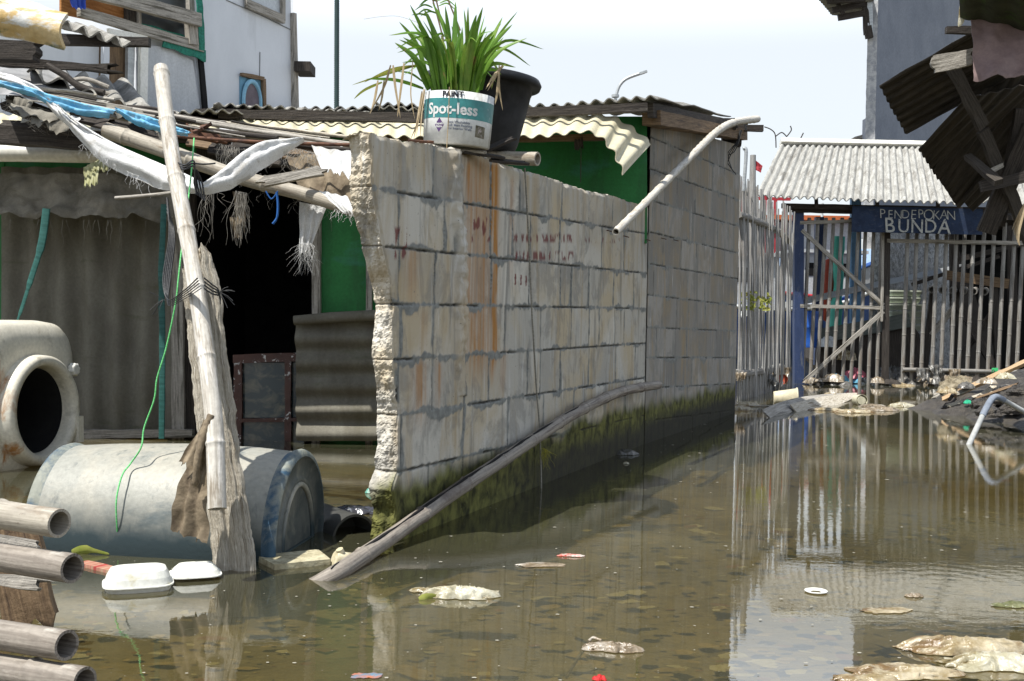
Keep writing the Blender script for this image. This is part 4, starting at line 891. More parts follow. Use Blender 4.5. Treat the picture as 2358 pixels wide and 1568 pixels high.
# scrap sheets, fibreglass roll and charred timbers at the top left corner
a, b = P(146, 55, 5.2), P(300, 106, 5.05); c, d = P(200, 60, 6.3), P(60, 40, 6.4)
one('corrugated_scrap', 'upper of two weathered corrugated scraps at top left, in front of the white wall', 'roof sheet', quad_sheet(a, b, b.lerp(c, .9), d, .103, .018, .008, nv=10, jit=.004), asb, group=None)
mb = MB(); mb.plank(P(140, 92, 5.3), P(345, 98, 5.3), .045, .04, V((0, -1, 0)), ns=12); one('dark_batten', 'dark batten under the upper corrugated scrap', 'batten', mb, woodDark)
a, b = P(60, 165, 5.0), P(372, 274, 4.75); c, d = P(300, 190, 6.2), P(90, 160, 6.2)
one('corrugated_scrap', 'lower weathered corrugated scrap sliding down behind the sagging eave', 'roof sheet', quad_sheet(a, b, c, d, .17, .024, .008, nv=10, jit=.006), asb)
fg = M('fibreglass_mossy', (.48, .33, .13), (.62, .48, .26), (9, 9, 9), 'Object', .7, .5, c3=(.62, .62, .6), s3=(3, 3, 9), t3=(.46, .52), c4=(.07, .11, .05), s4=(4, 4, 12), t4=(.56, .64))
def fgf(s, t):
    p = P(lerp(-40, 158, s), lerp(lerp(-18, 34, s), lerp(70, 116, s), t), 4.6); return p + V((0, -.06 * math.sin(PI * t) - .03 * t, 0)) + V((.01, .01, .01)) * N(p, 9, 2)
mb = MB(); mb.sheet(fgf, 30, 14, .02); one('fibreglass_sheet', 'thick torn fibreglass slab, yellow above and mossy below, in the top left corner', 'roof sheet', mb, fg)
one('charred_beam', 'short thick charred timber at the left edge below the fibreglass slab', 'beam', (lambda m: (m.plank(P(-30, 116, 4.9), P(92, 119, 4.9), .088, .07, V((0, -1, 0)), ns=12, jag=.02), m)[1])(MB()), woodDark)
one('charred_beam', 'long charred beam with splintered end poking right over the lower corrugated scrap', 'beam', (lambda m: (m.plank(P(-20, 140, 5.0), P(262, 160, 5.0), .034, .04, V((0, -1, 0)), ns=24, jag=.09, rough=.01), m)[1])(MB()), woodDark)
mb = MB(); mb.tube(cat(path_px([(108, 150, 4.9), (150, 175, 4.9), (185, 200, 4.9), (240, 215, 4.9)]), 5), .016, 8, rough=.4); one('burnt_stick', 'crooked burnt stick between the charred beam and the lower corrugated scrap', 'stick', mb, woodDark)
for lab, l in (('upper of two thin grey laths left of the bamboo pole top', [(160, 185, 5.2), (200, 182, 5.2), (250, 201, 5.2)]), ('lower of two thin grey laths left of the bamboo pole top', [(205, 205, 5.1), (240, 213, 5.1), (270, 222, 5.1)])):
    mb = MB(); mb.tube(cat(path_px(l), 5), .011, 6, flat=(V((0, 0, 1)), .5), rough=.2); one('lath', lab, 'lath', mb, woodGrey)
mb = rag(P(-20, 148, 5.3), P(150, 160, 5.5), P(210, 240, 4.7), P(-20, 220, 4.6), fold=.02, torn=.0, sd=50); one('grey_tarp', 'dull grey tarpaulin under the charred beams at the left edge', 'tarpaulin', mb, M('tarp_grey', (.2, .2, .2), (.3, .3, .3), (5, 5, 5), rough=.8))

# ================================================================== WHITE UPPER-STOREY BUILDING AT LEFT
pB = P(676, 250, 9.5); BP = Plane(V((pB.x - .49 * 4, pB.y - .87 * 4, 0)), V((pB.x, pB.y, 0)))
bld = thing('upper_storey', 'pale panelled upper storey with a small blue window rising behind the left roof', 'house', BP.pt(2, 0))
bld.location.z = 1.0
def bp_poly(pts, off=0.0, th=.02, mb=None):
    mb = mb or MB(); A = [BP.at(x, y, off) for x, y in pts]; B = [p - BP.n * th for p in A]
    mb.poly(A); mb.poly(list(reversed(B)))
    for i in range(len(A)): j = (i + 1) % len(A); mb.poly([A[j], A[i], B[i], B[j]])
    return mb
def bp_plank(p, q, w_, off=.03, th=.03, m=None, nm='batten', rough=.004):
    mb = MB(); mb.plank(BP.at(*p, off), BP.at(*q, off), w_, th, BP.n, ns=12, rough=rough); return part(bld, nm, mb, m or woodGrey)
part(bld, 'wall_panel', bp_poly([(438, -60), (668, -60), (676, 300), (468, 300)]), whitePanel)
part(bld, 'wall_panel', bp_poly([(320, 70), (455, 118), (470, 300), (322, 300)], -.03), whitePanel)
part(bld, 'wall_panel', bp_poly([(332, 105), (372, 108), (440, 140), (462, 300), (328, 300)], .02, .012), M('panel_greyish', (.44, .46, .48), (.54, .56, .58), (6, 6, .9), 'Object', .6, .1))
part(bld, 'wall_panel', bp_poly([(-60, 60), (240, 80), (235, 300), (-60, 300)], -.05), whitePanel)
part(bld, 'door_leaf', bp_poly([(240, 86), (305, 92), (300, 300), (240, 300)], -.04), woodBrown)
bp_plank((236, 80), (233, 300), .05, m=whitePanel, nm='door_frame'); bp_plank((322, 82), (318, 300), .07, off=.04, m=whitePlastic, nm='door_frame'); bp_plank((238, 76), (326, 92), .05, off=.05, m=whitePlastic, nm='door_frame'); bp_plank((300, 92), (296, 300), .06, off=0, m=galv, nm='door_frame')
part(bld, 'board_panel', bp_poly([(150, -60), (305, -60), (302, 62), (150, 30)], -.04), woodOrange)
part(bld, 'window', bp_poly([(322, -60), (440, -60), (444, 92), (324, 62)], -.06), M('dark_glazing', (.02, .025, .028), (.06, .065, .065), (3, 3, 9), 'Object', .3, .05, spec=.5))
bp_plank((302, -60), (304, 66), .09, off=-.02, m=woodDark); bp_plank((318, -60), (320, 66), .02, off=0, m=woodGrey)
bp_plank((140, -28), (438, 50), .10, off=.10, th=.05, nm='rail'); bp_plank((426, 46), (430, 105), .09, off=.06, th=.05, nm='rail'); bp_plank((170, 28), (455, 112), .07, off=.05, th=.04, nm='rail'); bp_plank((435, -60), (440, 60), .05, off=.0, th=.04, nm='rail')
mb = MB(); mb.plank(BP.at(442, -60, .07), BP.at(450, 118, .07), .06, .012, BP.n, ns=20, rough=.02); mb.plank(BP.at(365, 98, .05), BP.at(462, 132, .05), .07, .012, BP.n, ns=20, rough=.03); mb.plank(BP.at(322, 62, -.02), BP.at(440, 96, -.02), .07, .012, BP.n, ns=20, rough=.02); part(bld, 'green_net', mb, tealNet)
mb = MB(); mb.plank(BP.at(455, 130, .03), BP.at(470, 300, .03), .05, .02, BP.n, ns=8); part(bld, 'wall_gap', mb, voidM)
part(bld, 'edge_strip', bp_poly([(668, 30), (675, 32), (682, 300), (671, 300)], .04, .05), woodGrey)
mb = MB(); mb.box(BP.at(690, 161, .06), V((.07, 0, 0)), V((0, .12, 0)), V((0, 0, .042))); part(bld, 'beam_end', mb, woodDark)
wn = bp_poly([(551, 175), (598, 184), (600, 260), (551, 252)], .01, .02); wo_ = part(bld, 'blue_window', wn, plain('blue_window_paint', (.16, .36, .52)))
mb = MB()
cw = BP.at(574, 236, .025); 
def wr(r, z): return [cw + BP.d * (r * .74 * math.cos(k * PI / 16)) + V((0, 0, r * 1.25 * math.sin(k * PI / 16))) + BP.n * z for k in range(32)]
mb.loft([wr(.155, 0), wr(.148, .02), (wr(.125, .02)), wr(.120, 0)]); o_ = mb.build('ring', plain('blue_window_paint_pale', (.24, .48, .64)), wo_)
mb = MB(); mb.poly(wr(.122, .002)); mb.build('pane', plain('window_curtain', (.16, .13, .15)), wo_)
bp_plank((549, 172), (600, 182), .03, off=.03, m=woodBrown, nm='window_trim'); bp_plank((600, 182), (602, 262), .03, off=.03, m=woodBrown, nm='window_trim')
part(bld, 'window', bp_poly([(565, -60), (643, -60), (645, 48), (566, 14)], .01), M('pale_pane', (.5, .53, .56), (.56, .6, .63), (2, 2, 2), 'Object', .3, 0))
bp_plank((560, 8), (648, 46), .07, off=.03, nm='window_trim'); bp_plank((563, -60), (563, 12), .04, off=.03, nm='window_trim'); bp_plank((645, -60), (645, 48), .04, off=.03, nm='window_trim')
mb = MB()
for l in ([(520, 0), (600, 35), (672, 70)], [(598, 120), (597, 190)], [(462, 60), (470, 200)]):
    mb.tube([BP.at(x, y, .004) for x, y in l], .004, 4)
part(bld, 'panel_joint', mb, plain('joint_grey', (.25, .26, .27)))
mb = MB(); b1 = BP.at(676, 250, -.02); 
for q in (0,): mb.poly([b1 + V((0, 0, -1)), b1 - BP.n * 3 + V((0, 0, -1)), b1 - BP.n * 3 + V((0, 0, 3)), b1 + V((0, 0, 3))])
part(bld, 'end_wall', mb, whitePanel)
mb = rag(P(300, -20, 6.9), P(365, -20, 6.9), P(345, 22, 6.9), P(285, 18, 6.9), fold=.03, sd=60) if False else rag(BP.at(130, -30, .12), BP.at(175, -20, .12), BP.at(172, 26, .12), BP.at(140, 22, .12), fold=.03, sd=60)
one('blue_cloth', 'blue and red cloth hung on the rail at the very top left', 'cloth', mb, plain('cloth_blue', (.03, .08, .45)))
# green ribbed hose
mb = MB(); pts = [P(776, -80, 8.4).lerp(P(775, 300, 8.4), k / 150) for k in range(151)]; mb.tube(pts, [.021 if k % 2 else .017 for k in range(151)], 10)
one('ribbed_hose', 'dark green ribbed conduit standing upright against the sky', 'conduit', mb, plain('hose_green', (.03, .06, .06)))

# ================================================================== BUCKET WITH PLANT, BLACK POT
R = random.Random(4)
bc = WA.at(1077, 339, -.05); bc.z = bc.z + 0.0
bax = V((.055, -.05, 1)).normalized(); bX = bax.cross(V((0, 1, 0))).normalized() * 1; bX = V((0, 1, 0)).cross(bax).normalized(); bY = bax.cross(bX)
BR0, BR1, BH = .133, .139, .205
def bk(th, z, r=None, off=0.0):
    r = (lerp(BR0, BR1, z / BH) if r is None else r) + off; return bc + bX * (r * math.sin(th)) - bY * (r * math.cos(th)) + bax * z
pp = thing('potted_plant', 'strappy green plant growing in a white and teal paint bucket standing on the broken wall', 'potted plant', bc)
def bring(z, off=0.0, n=56, r=None): return [bk(2 * PI * k / n, z, r, off) for k in range(n)]
bwhite = M('bucket_white', (.60, .61, .60), (.70, .71, .70), (6, 6, 6), 'Object', .4, .04, c3=(.38, .36, .30), s3=(16, 16, 5), t3=(.54, .70), spec=.4)
mb = MB(); mb.loft([bring(0, -.012), bring(.006), bring(.04), bring(.041, .001), bring(BH), bring(BH, -.004), bring(BH - .05, -.005)]); mb.poly(list(reversed(bring(0, -.012)))); part(pp, 'bucket', mb, bwhite)
mb = MB(); mb.poly(bring(BH - .03, -.006)); part(pp, 'soil', mb, M('soil', (.05, .035, .02), (.09, .07, .05), (30, 30, 30)))
def bandring(z, th): return z - .018 * math.sin(th - .2) * 0 
mb = MB(); rows = []
for z in (.100, .125, .150, .176): rows.append([bk(2 * PI * k / 56, z + .0, None, .0012) for k in range(57)])
mb.grid([r for r in rows]); part(pp, 'label_band', mb, M('band_teal', (.03, .19, .20), (.04, .25, .25), (9, 9, 9), 'Object', .35, .03, c3=(.35, .5, .5), s3=(25, 25, 25), t3=(.64, .70), spec=.5))
def onb(z0, th0, off): return lambda x, y: bk(th0 + x / BR1, z0 + y, None, off)
th0 = 0.26
txtW = plain('lettering_white', (.72, .73, .72), v=.85); txtD = plain('lettering_dark', (.03, .03, .04)); txtG = plain('lettering_grey', (.12, .14, .2))
mb = MB(); add_text(mb, 'Spot-less', onb(.116, th0 - .42, .0022), .060, .0016); o_ = part(pp, 'lettering', mb, txtW); 
mb = MB(); add_text(mb, 'PAINT', onb(.181, th0 - .40, .0018), .030, .0012); mb.v = [p if (p - bc).dot(bax) < BH - .001 else p - bax * ((p - bc).dot(bax) - BH + .001) for p in mb.v]; part(pp, 'lettering', mb, txtD)
mb = MB()
for k, s in enumerate(('Best Washability', 'Soft Matt Finishing', 'For Interior Walls')): add_text(mb, s, onb(.080 - k * .0125, th0 - .50, .0018), .0135, .0002, 'LEFT')
part(pp, 'lettering', mb, txtG)
mb = MB(); cth = th0 - .76; mb.poly([bk(cth + a / BR1, .072 + b, None, .0018) for a, b in ((0, -.028), (.021, 0), (0, .028), (-.021, 0))]); part(pp, 'diamond_mark', mb, plain('purple', (.10, .05, .16)))
mb = MB(); add_text(mb, 'Repels', onb(.073, cth, .0026), .0125, .0003); add_text(mb, 'Stains', onb(.062, cth, .0026), .0125, .0003); part(pp, 'lettering', mb, txtW)
mb = MB(); mb.grid([[bk(th0 + a, z + .01 * (.45 - a), None, .0016 + .0003 * (i % 2)) for a in (.34, .42, .5, .6, .7)] for i, z in enumerate((.035, .05, .065, .08))]); part(pp, 'torn_sticker', mb, M('sticker', (.10, .09, .06), (.22, .2, .15), (40, 40, 40), c3=(.4, .35, .33), s3=(60, 60, 30), t3=(.55, .6)))
# leaves
leafM = M('leaf_green', (.09, .21, .022), (.19, .36, .045), (5, 5, 3), 'Object', .42, .1, c3=(.26, .34, .06), s3=(9, 9, 5), t3=(.50, .68), c4=(.28, .20, .08), s4=(25, 25, 12), t4=(.66, .72), trans=.28, spec=.4)
dryM = M('leaf_dry', (.36, .27, .15), (.5, .4, .26), (12, 12, 5), 'Object', .8, .2, trans=.15); yelM = M('leaf_yellowing', (.30, .36, .06), (.45, .42, .12), (8, 8, 8), 'Object', .6, .1, trans=.25)
def blade(mb, pts, w_, n=14, fold=.35, R=R):
    pts = cat(pts, n // (len(pts) - 1) + 1); m = len(pts); rows = []
    for i, p in enumerate(pts):
        t = i / (m - 1); tg = (pts[min(i + 1, m - 1)] - pts[max(0, i - 1)]).normalized(); sd = tg.cross(V((0, 1, .15)) if abs(tg.y) < .9 else V((1, 0, 0))).normalized(); nn = sd.cross(tg)
        wd = w_ / 2 * min(1, .55 + t * 1.6) * max(0.02, (1 - t ** 3.2)); tw = blade.tw
        sd2 = sd * math.cos(tw) + nn * math.sin(tw); n2 = nn * math.cos(tw) - sd * math.sin(tw)
        rows.append([p - sd2 * wd + n2 * wd * fold, p, p + sd2 * wd + n2 * wd * fold])
    mb.grid(rows, [[(0, t_ * .03), (.01, t_ * .03), (.02, t_ * .03)] for t_ in range(m)])
blade.tw = 0
root = bc + bax * (BH - .02); Zr = (root - CAM).dot(fw)
tips = [(944, 10), (919, 50), (928, 86), (909, 98), (919, 91), (1049, 3), (1076, 47), (1096, 34), (1100, 47), (1157, 39), (1180, 56), (1214, 87), (992, 60), (954, 60), (1025, 13), (1130, 88), (1078, 14), (1008, 20), (965, 90), (1040, 60), (1064, 70), (1120, 60), (985, 30), (1015, 80), (1088, 75), (960, 40), (935, 120), (1150, 100), (1000, 100), (1050, 40), (1110, 95), (975, 115), (1030, 110), (1095, 110), (1068, 20), (995, 5), (1138, 70), (945, 75)]
mb = MB()
for i, (tx, ty) in enumerate(tips):
    bx_ = 1052 + (tx - 1052) * .35 + R.uniform(-22, 22); dz = R.uniform(-.16, .10); b0 = P(bx_, 207, Zr + dz * .3); tip = P(tx, ty, Zr + dz)
    mid = b0.lerp(tip, .55) + V((-(tip.x - b0.x) * .16, 0, .10 * abs(tip.x - b0.x) + .01)); blade.tw = R.uniform(-.9, .9); blade(mb, [b0, mid, tip], R.uniform(.020, .030))
for i in range(26):
    an = R.uniform(0, 6.28); l = R.uniform(.18, .36); sp = R.uniform(.05, .5); b0 = root + V((math.cos(an) * .07, math.sin(an) * .07, 0)); tip = b0 + V((math.cos(an) * l * sp * 1.3, math.sin(an) * l * sp, l)); mid = b0.lerp(tip, .5) + V((-math.cos(an) * .02, 0, .03)); blade.tw = R.uniform(-1.2, 1.2); blade(mb, [b0, mid, tip], R.uniform(.018, .028))
for i in range(20):
    an = R.uniform(0, 6.28); l = R.uniform(.16, .30); b0 = root + V((math.cos(an) * .06, math.sin(an) * .06, 0)); m1 = b0 + V((math.cos(an) * l * .35, math.sin(an) * l * .3, l * .8)); tip = b0 + V((math.cos(an) * l * .95, math.sin(an) * l * .7, l * R.uniform(.45, .9))); blade.tw = R.uniform(-1.2, 1.2); blade(mb, [b0, m1, tip], R.uniform(.014, .024))
blade.tw = 1.0; blade(mb, [P(975, 205, Zr), P(910, 186, Zr), P(843, 182, Zr)], .026); blade(mb, [P(975, 190, Zr - .05), P(945, 170, Zr), P(915, 165, Zr)], .016)
part(pp, 'foliage', mb, leafM)
mb = MB(); blade.tw = .9
for l in ([(960, 150), (900, 168), (810, 196)], [(975, 152), (905, 160), (838, 190)], [(880, 190), (840, 208), (815, 228)], [(1160, 152), (1140, 175), (1132, 205)]): blade(mb, [P(x, y, Zr + .02) for x, y in l], .016)
part(pp, 'yellow_leaves', mb, yelM)
mb = MB()
for l in ([(900, 150), (885, 200), (850, 262)], [(930, 145), (922, 210), (915, 270)], [(870, 185), (862, 230), (852, 262)], [(905, 150), (910, 200), (922, 272)], [(950, 140), (945, 215), (955, 275)], [(885, 185), (880, 225), (872, 255)], [(975, 205), (965, 260), (958, 318)], [(972, 210), (966, 270), (945, 322)], [(978, 205), (970, 260), (968, 315)], [(970, 215), (960, 280), (952, 322)], [(1150, 150), (1150, 200), (1158, 255)], [(1158, 150), (1140, 180), (1122, 210)], [(1155, 152), (1135, 176), (1118, 206)], [(1148, 180), (1145, 215), (1140, 240)]):
    blade.tw = R.uniform(-1, 1); blade(mb, [P(x, y, Zr - .08) for x, y in l], .011)
part(pp, 'dry_leaves', mb, dryM)
mb = cord([(1035, 200, Zr - .16), (1033, 260, Zr - .155), (1031, 300, Zr - .15), (1029, 345, Zr - .16), (1032, 395, Zr - .15), (1033, 415, Zr - .15)], .0022, rough=.5); mb.tube([P(1031, 350, Zr - .15), P(1034, 385, Zr - .14), P(1032, 415, Zr - .14)], [.005, .007, .002], 6, rough=.6); part(pp, 'dry_stem', mb, dryM)
mb = MB()
for l in ([(1022, 95), (1008, 40), (988, -30)], [(1030, 90), (1012, 30), (998, -30)], [(1060, 70), (1040, 20), (1020, -30)]): cord([(x, y, Zr + .05) for x, y in l], .0035, mb=mb)
cord([(970, 55, Zr), (920, 38, Zr), (880, 38, Zr), (838, 44, Zr)], .0006, mb=mb)
part(pp, 'flower_stem', mb, woodBrown)
mb = MB(); blade.tw = .4
for k in range(16): y0 = R.uniform(-30, 40); x0 = 1000 + R.uniform(-12, 12); s = R.choice((-1, 1)); blade(mb, [P(x0, y0, Zr + .05), P(x0 + s * 20, y0 - 6, Zr + .05), P(x0 + s * 42, y0 + R.uniform(-8, 14), Zr + .05)], .008)
part(pp, 'stem_leaves', mb, leafM)
# black pot
c0 = P(1100, 345, 4.86); pax = V((.045, -.02, 1)).normalized(); pX = V((0, 1, 0)).cross(pax).normalized(); pY = pax.cross(pX)
def pr(r, z, n=56, flute=0.0): return [c0 + pX * (r * (1 + flute * math.cos(th * 14)) * math.cos(th)) + pY * (r * (1 + flute * math.cos(th * 14)) * math.sin(th)) + pax * z for th in [2 * PI * k / n for k in range(n)]]
mb = MB(); mb.loft([pr(.14, -.01), pr(.165, .0), pr(.178, .03), pr(.205, .16, flute=.006), pr(.222, .25, flute=.006), pr(.226, .252), pr(.228, .285), pr(.262, .278), pr(.268, .295), pr(.258, .315), pr(.235, .322), pr(.222, .30), pr(.215, .22)], flip=False)
mb.poly(list(reversed(pr(.14, -.01)))); mb.poly(pr(.216, .27))
one('black_pot', 'large black plastic flower pot standing behind the paint bucket', 'flower pot', mb, blackM)
part_ = bamboo_mb([P(1060, 352, 4.85), P(1140, 362, 4.8), P(1238, 366, 4.7)], .030, .030, .3, .1); one('bamboo_stub', 'short cut bamboo laid under the black pot on the wall top', 'bamboo', part_, bambooM)
for lab, p, q, w_ in (('thin wood sliver under the bucket on the wall top', (992, 338, 4.25), (1116, 349, 4.35), .03), ('middle dark lath wedged under the bucket, pointing right', (1064, 348, 4.3), (1160, 363, 4.45), .035), ('lowest dark lath wedged on the wall top under the bamboo stub', (1128, 368, 4.42), (1214, 376, 4.5), .03), ('dark lath leaning up against the black pot', (1100, 352, 4.45), (1182, 318, 4.5), .035), ('rusty rod end poking from under the bucket over the wall top', (940, 323, 4.1), (994, 328, 4.12), .012)):
    mb = MB(); mb.plank(P(*p), P(*q), w_, .010, V((0, -.5, .85)), ns=10, jag=.015, rough=.005); one('wood_lath', lab, 'lath', mb, woodGrey if 'sliver' in lab else (rustM if 'rusty' in lab else woodDark))

# ================================================================== BAMBOOS LYING ON THE WALL
fbm = bamboo_mb(path_px([(610, 1405, 3.50), (690, 1367, 3.33), (762, 1328, 3.27), (880, 1250, 3.66), (1050, 1130, 4.16), (1165, 1054, 4.62), (1240, 1004, 5.0), (1330, 948, 5.5), (1430, 902, 6.3), (1516, 886, 6.98)]), .028, .028, .40, .2, seg=18)
# a long split runs down its upper side
_pp = cat(path_px([(760, 1328, 3.27), (880, 1250, 3.66), (1050, 1130, 4.16), (1165, 1054, 4.62), (1240, 1004, 5.0), (1330, 948, 5.5)]), 12)
fbm.tube([p + V((.004 - .006 * N2(i * .3, 1), -.010 + .004 * N2(i * .5, 2), .0265)) for i, p in enumerate(_pp)], [.0045 * (.35 + abs(math.sin(i * .42)) + .3 * N2(i * .9, 5)) for i in range(len(_pp))], 5, mi=1)
one('bamboo_pole', 'long grey cracked bamboo sloping out of the water along the foot of the broken wall', 'pole', fbm, [M('bamboo_cracked', (.19, .165, .14), (.31, .275, .23), (120, 4, 1), 'UV', .5, .5, c3=(.07, .05, .04), s3=(34, 1.1, 1), t3=(.55, .61), c4=(.12, .095, .08), s4=(9, 5, 1), t4=(.5, .66), bdist=.004), voidM])
one('bamboo_pole', 'curved bleached bamboo hanging from the roof corner across the block walls', 'pole', bamboo_mb(path_px([(1418, 534, 5.7), (1475, 478, 6.2), (1540, 412, 6.8), (1602, 350, 7.5), (1650, 304, 8.3), (1690, 282, 9.0), (1744, 274, 9.7)]), .020, .031, .15, .05, seg=14), bambooWhite)
mb = MB()
for k in range(3): cord([(1684 + 3 * k, 272, 9.0), (1690 + 3 * k, 290, 9.05), (1686 + 2 * k, 302, 9.6)], .007, mb=mb)
for k in range(4): cord([(1702, 322, 9.4), (1690 - 6 * k, 350 + 4 * k, 9.4), (1665 + 10 * k, 360 + 14 * k, 9.4)], .004, mb=mb)
cord([(1715, 278, 9.5), (1718, 300, 9.5)], .01, mb=mb); cord([(1706, 300, 9.5), (1698, 330, 9.5)], .012, mb=mb)
one('black_tie', 'black ties binding the bleached bamboo to the roof corner', 'tie', mb, blackRub)
mb = MB(); mb.tube(cat([WA.at(x, y, .03) for x, y in ((1194, 388), (1199, 470), (1205, 580), (1210, 700), (1216, 800), (1222, 900), (1229, 985), (1231, 1050), (1233, 1130))], 8), .004, 6, rough=.2)
one('wall_rope', 'thin grey rope hanging down the face of the broken wall to the water', 'rope', mb, ropeGrey)
mb = MB(); fringe(mb, WA.at(1228, 1030, .05), WA.at(1238, 1035, .05), 26, .09, R, .0012, .012); one('rope_tuft', 'small yellow knot of fibre at the foot of the grey wall rope', 'knot', mb, plain('rope_yellow', (.35, .32, .04)))
# nails in the wall
mb = MB()
for x, y in ((1397, 530), (1436, 543), (1486, 551), (1523, 548), (1551, 552)): p = (WA if x < 1480 else WB).at(x, y, 0.0); mb.tube([p, p + WA.n * .05 + V((-.02, -.03, -.012))], .003, 5)
one('nails', 'row of rusty nails sticking out of the wall below the bleached bamboo', 'nails', mb, rustM)
# ================================================================== BAMBOO ENDS, LOWER LEFT
bambooDkGrey = M('bamboo_dark_grey', (.17, .145, .12), (.31, .275, .235), (90, 4, 1), 'UV', .6, .4, c3=(.10, .08, .06), s3=(30, 6, 1), t3=(.5, .66), c4=(.42, .39, .34), s4=(26, 9, 1), t4=(.6, .7), bdist=.002)  # darker grey-brown bamboo for the lower three ends
for lab, l, r in (('uppermost pale bamboo end jutting in at the lower left edge', [(-1250, 997, 3.02), (137, 1205, 1.96)], .0262), ('second bamboo end from the top at the lower left edge', [(-1250, 1086, 3.00), (167, 1309, 1.94)], .0265), ('third bamboo end from the top at the lower left edge', [(-1250, 1264, 3.00), (154, 1486, 1.93)], .0268), ('lowest bamboo end in the bottom left corner', [(-1250, 1344, 2.96), (196, 1570, 1.9)], .0262)):
    one('cut_bamboo', lab, 'bamboo', bamboo_mb([path_px(l)[1] + (path_px(l)[0] - path_px(l)[1]) * .8, path_px(l)[1]], r, r, .31, .17, seg=26, hollow=.80), bambooM if 'uppermost' in lab else bambooDkGrey, 'bamboo ends jutting in at the lower left')
mb = MB(); mb.plank(P(20, 1212, 2.6), P(75, 1440, 2.6), .13, .02, V((0, -1, .1)), ns=16, jag=.05, rough=.012); one('rotten_board', 'rotten brown board standing behind the lower left bamboo ends', 'board', mb, woodBrown)
mb = MB(); mb.plank(P(-40, 1232, 2.5), P(90, 1262, 2.5), .035, .02, V((0, -1, .3)), ns=16, jag=.03, rough=.012); mb.plank(P(-40, 1330, 2.48), P(96, 1345, 2.48), .03, .02, V((0, -1, .3)), ns=16, jag=.05, rough=.014); one('splintered_rail', 'splintered grey crosspiece between the lower left bamboo ends', 'rail', mb, woodGrey)

# ================================================================== FLOATING THINGS
def octbox(mb, c, ax_, ay_, a, b, z0, z1, ins, n=5):
    """rounded tray body, narrower at z1"""
    def ringo(a_, b_, z): return [c + ax_ * x + ay_ * y + V((0, 0, z)) for x, y in sup(a_, b_, 4, 40)]
    mb.loft([ringo(a, b, z0), ringo(a - ins * .25, b - ins * .25, lerp(z0, z1, .45)), ringo(a - ins * .7, b - ins * .7, lerp(z0, z1, .92)), ringo(a - ins * 1.1, b - ins * 1.1, z1)], smooth=False); mb.poly(ringo(a - ins * 1.1, b - ins * 1.1, z1))
cb = W(318, 1352); t1 = V((.93, .36, 0)).normalized(); t2 = V((-t1.y, t1.x, 0))
fb = thing('foam_box', 'white foam takeaway box floating in front of the blue barrel', 'food box', cb)
mb = MB(); octbox(mb, cb + V((0, 0, .018)), t1, t2, .092, .075, 0, .040, .022); part(fb, 'lid', mb, foam)
mb = MB(); octbox(mb, cb + V((0, 0, .014)), t1, t2, .098, .081, 0, .0035, .001); part(fb, 'flange', mb, foam)
mb = MB(); octbox(mb, cb + V((0, 0, .013)), t1, t2, .092, .075, 0, -.035, .016); part(fb, 'tray', mb, foam)
cb2 = W(450, 1328); fb2 = thing('foam_box', 'smaller tilted white foam tray floating against the driftwood post foot', 'food box', cb2)
mb = MB(); octbox(mb, cb2 + V((0, 0, .014)), t1, t2, .070, .062, 0, .026, .03); part(fb2, 'lid', mb, foam)
mb = MB(); octbox(mb, cb2 + V((0, 0, .010)), t1, t2, .076, .068, 0, .0035, .001); part(fb2, 'flange', mb, foam)
mb = MB(); A = [W(590, 1291), W(632, 1313), W(761, 1300), W(733, 1277)]; 
mb.poly([p + V((0, 0, .018)) for p in A]); mb.poly([p - V((0, 0, .01)) for p in reversed(A)])
for i in range(4): p, q = A[i], A[(i + 1) % 4]; mb.poly([p - V((0, 0, .01)), q - V((0, 0, .01)), q + V((0, 0, .018)), p + V((0, 0, .018))])
one('foam_slab', 'flat dirty beige foam slab floating right of the driftwood post', 'foam slab', mb, M('foam_dirty', (.34, .30, .19), (.48, .44, .3), (20, 20, 20), 'Object', .9, .6, c3=(.2, .17, .1), s3=(40, 40, 40), t3=(.5, .7)))
# can
c = W(790, 1298) + V((0, 0, .012)); can = thing('tin_can', 'dented cream can floating right of the foam slab', 'can', c); d = V((-.75, -.5, .25)).normalized(); mb = MB()
mb.tube([c - d * .03, c - d * .027, c, c + d * .026, c + d * .031], [.024, .028, .026, .028, .023], 20, rough=.12); part(can, 'shell', mb, M('can_cream', (.5, .44, .28), (.62, .57, .42), (30, 30, 30), 'Object', .5, .2))
mb = MB(); c2 = c + V((-.006, -.012, .026)); mb.tube([c2, c2 + V((-.004, -.004, .012))], [.013, .012], 14); part(can, 'spout', mb, M('can_cream2', (.5, .44, .28), (.6, .55, .4), (30, 30, 30), 'Object', .5, .2))
# half sunk pipe by the wall corner
c = W(812, 1236); d = V((.55, -.83, .0)).normalized(); mb = MB(); mb.tube([c + V((0, .05, -.015)), c + V((0, .05, -.015)) - d * .12, c + V((0, .05, -.015)) - d * .5], [.088, .082, .082], 40, hollow=.90)
one('sunken_pipe', 'large black pipe mouth half sunk in water beside the barrel end', 'pipe', mb, plain('pipe_black', (.06, .06, .055)))
mb = crumple(W(815, 1180), .24, .12, .03, .2, 5); one('black_sheeting', 'crumpled black plastic floating behind the sunken pipe', 'plastic sheet', mb, M('film_black', (.02, .02, .025), (.05, .05, .06), (30, 30, 30), 'Object', .15, .3, spec=.7, c3=(.2, .22, .25), s3=(30, 30, 30), t3=(.6, .66)))
def filmM(name, a, b, c3=None, rough=.22, trans=.3): return M(name, a, b, (22, 22, 22), 'Object', rough, .5, c3=c3, s3=(11, 16, 11), t3=(.50, .60), spec=.7, trans=trans, fine=140)
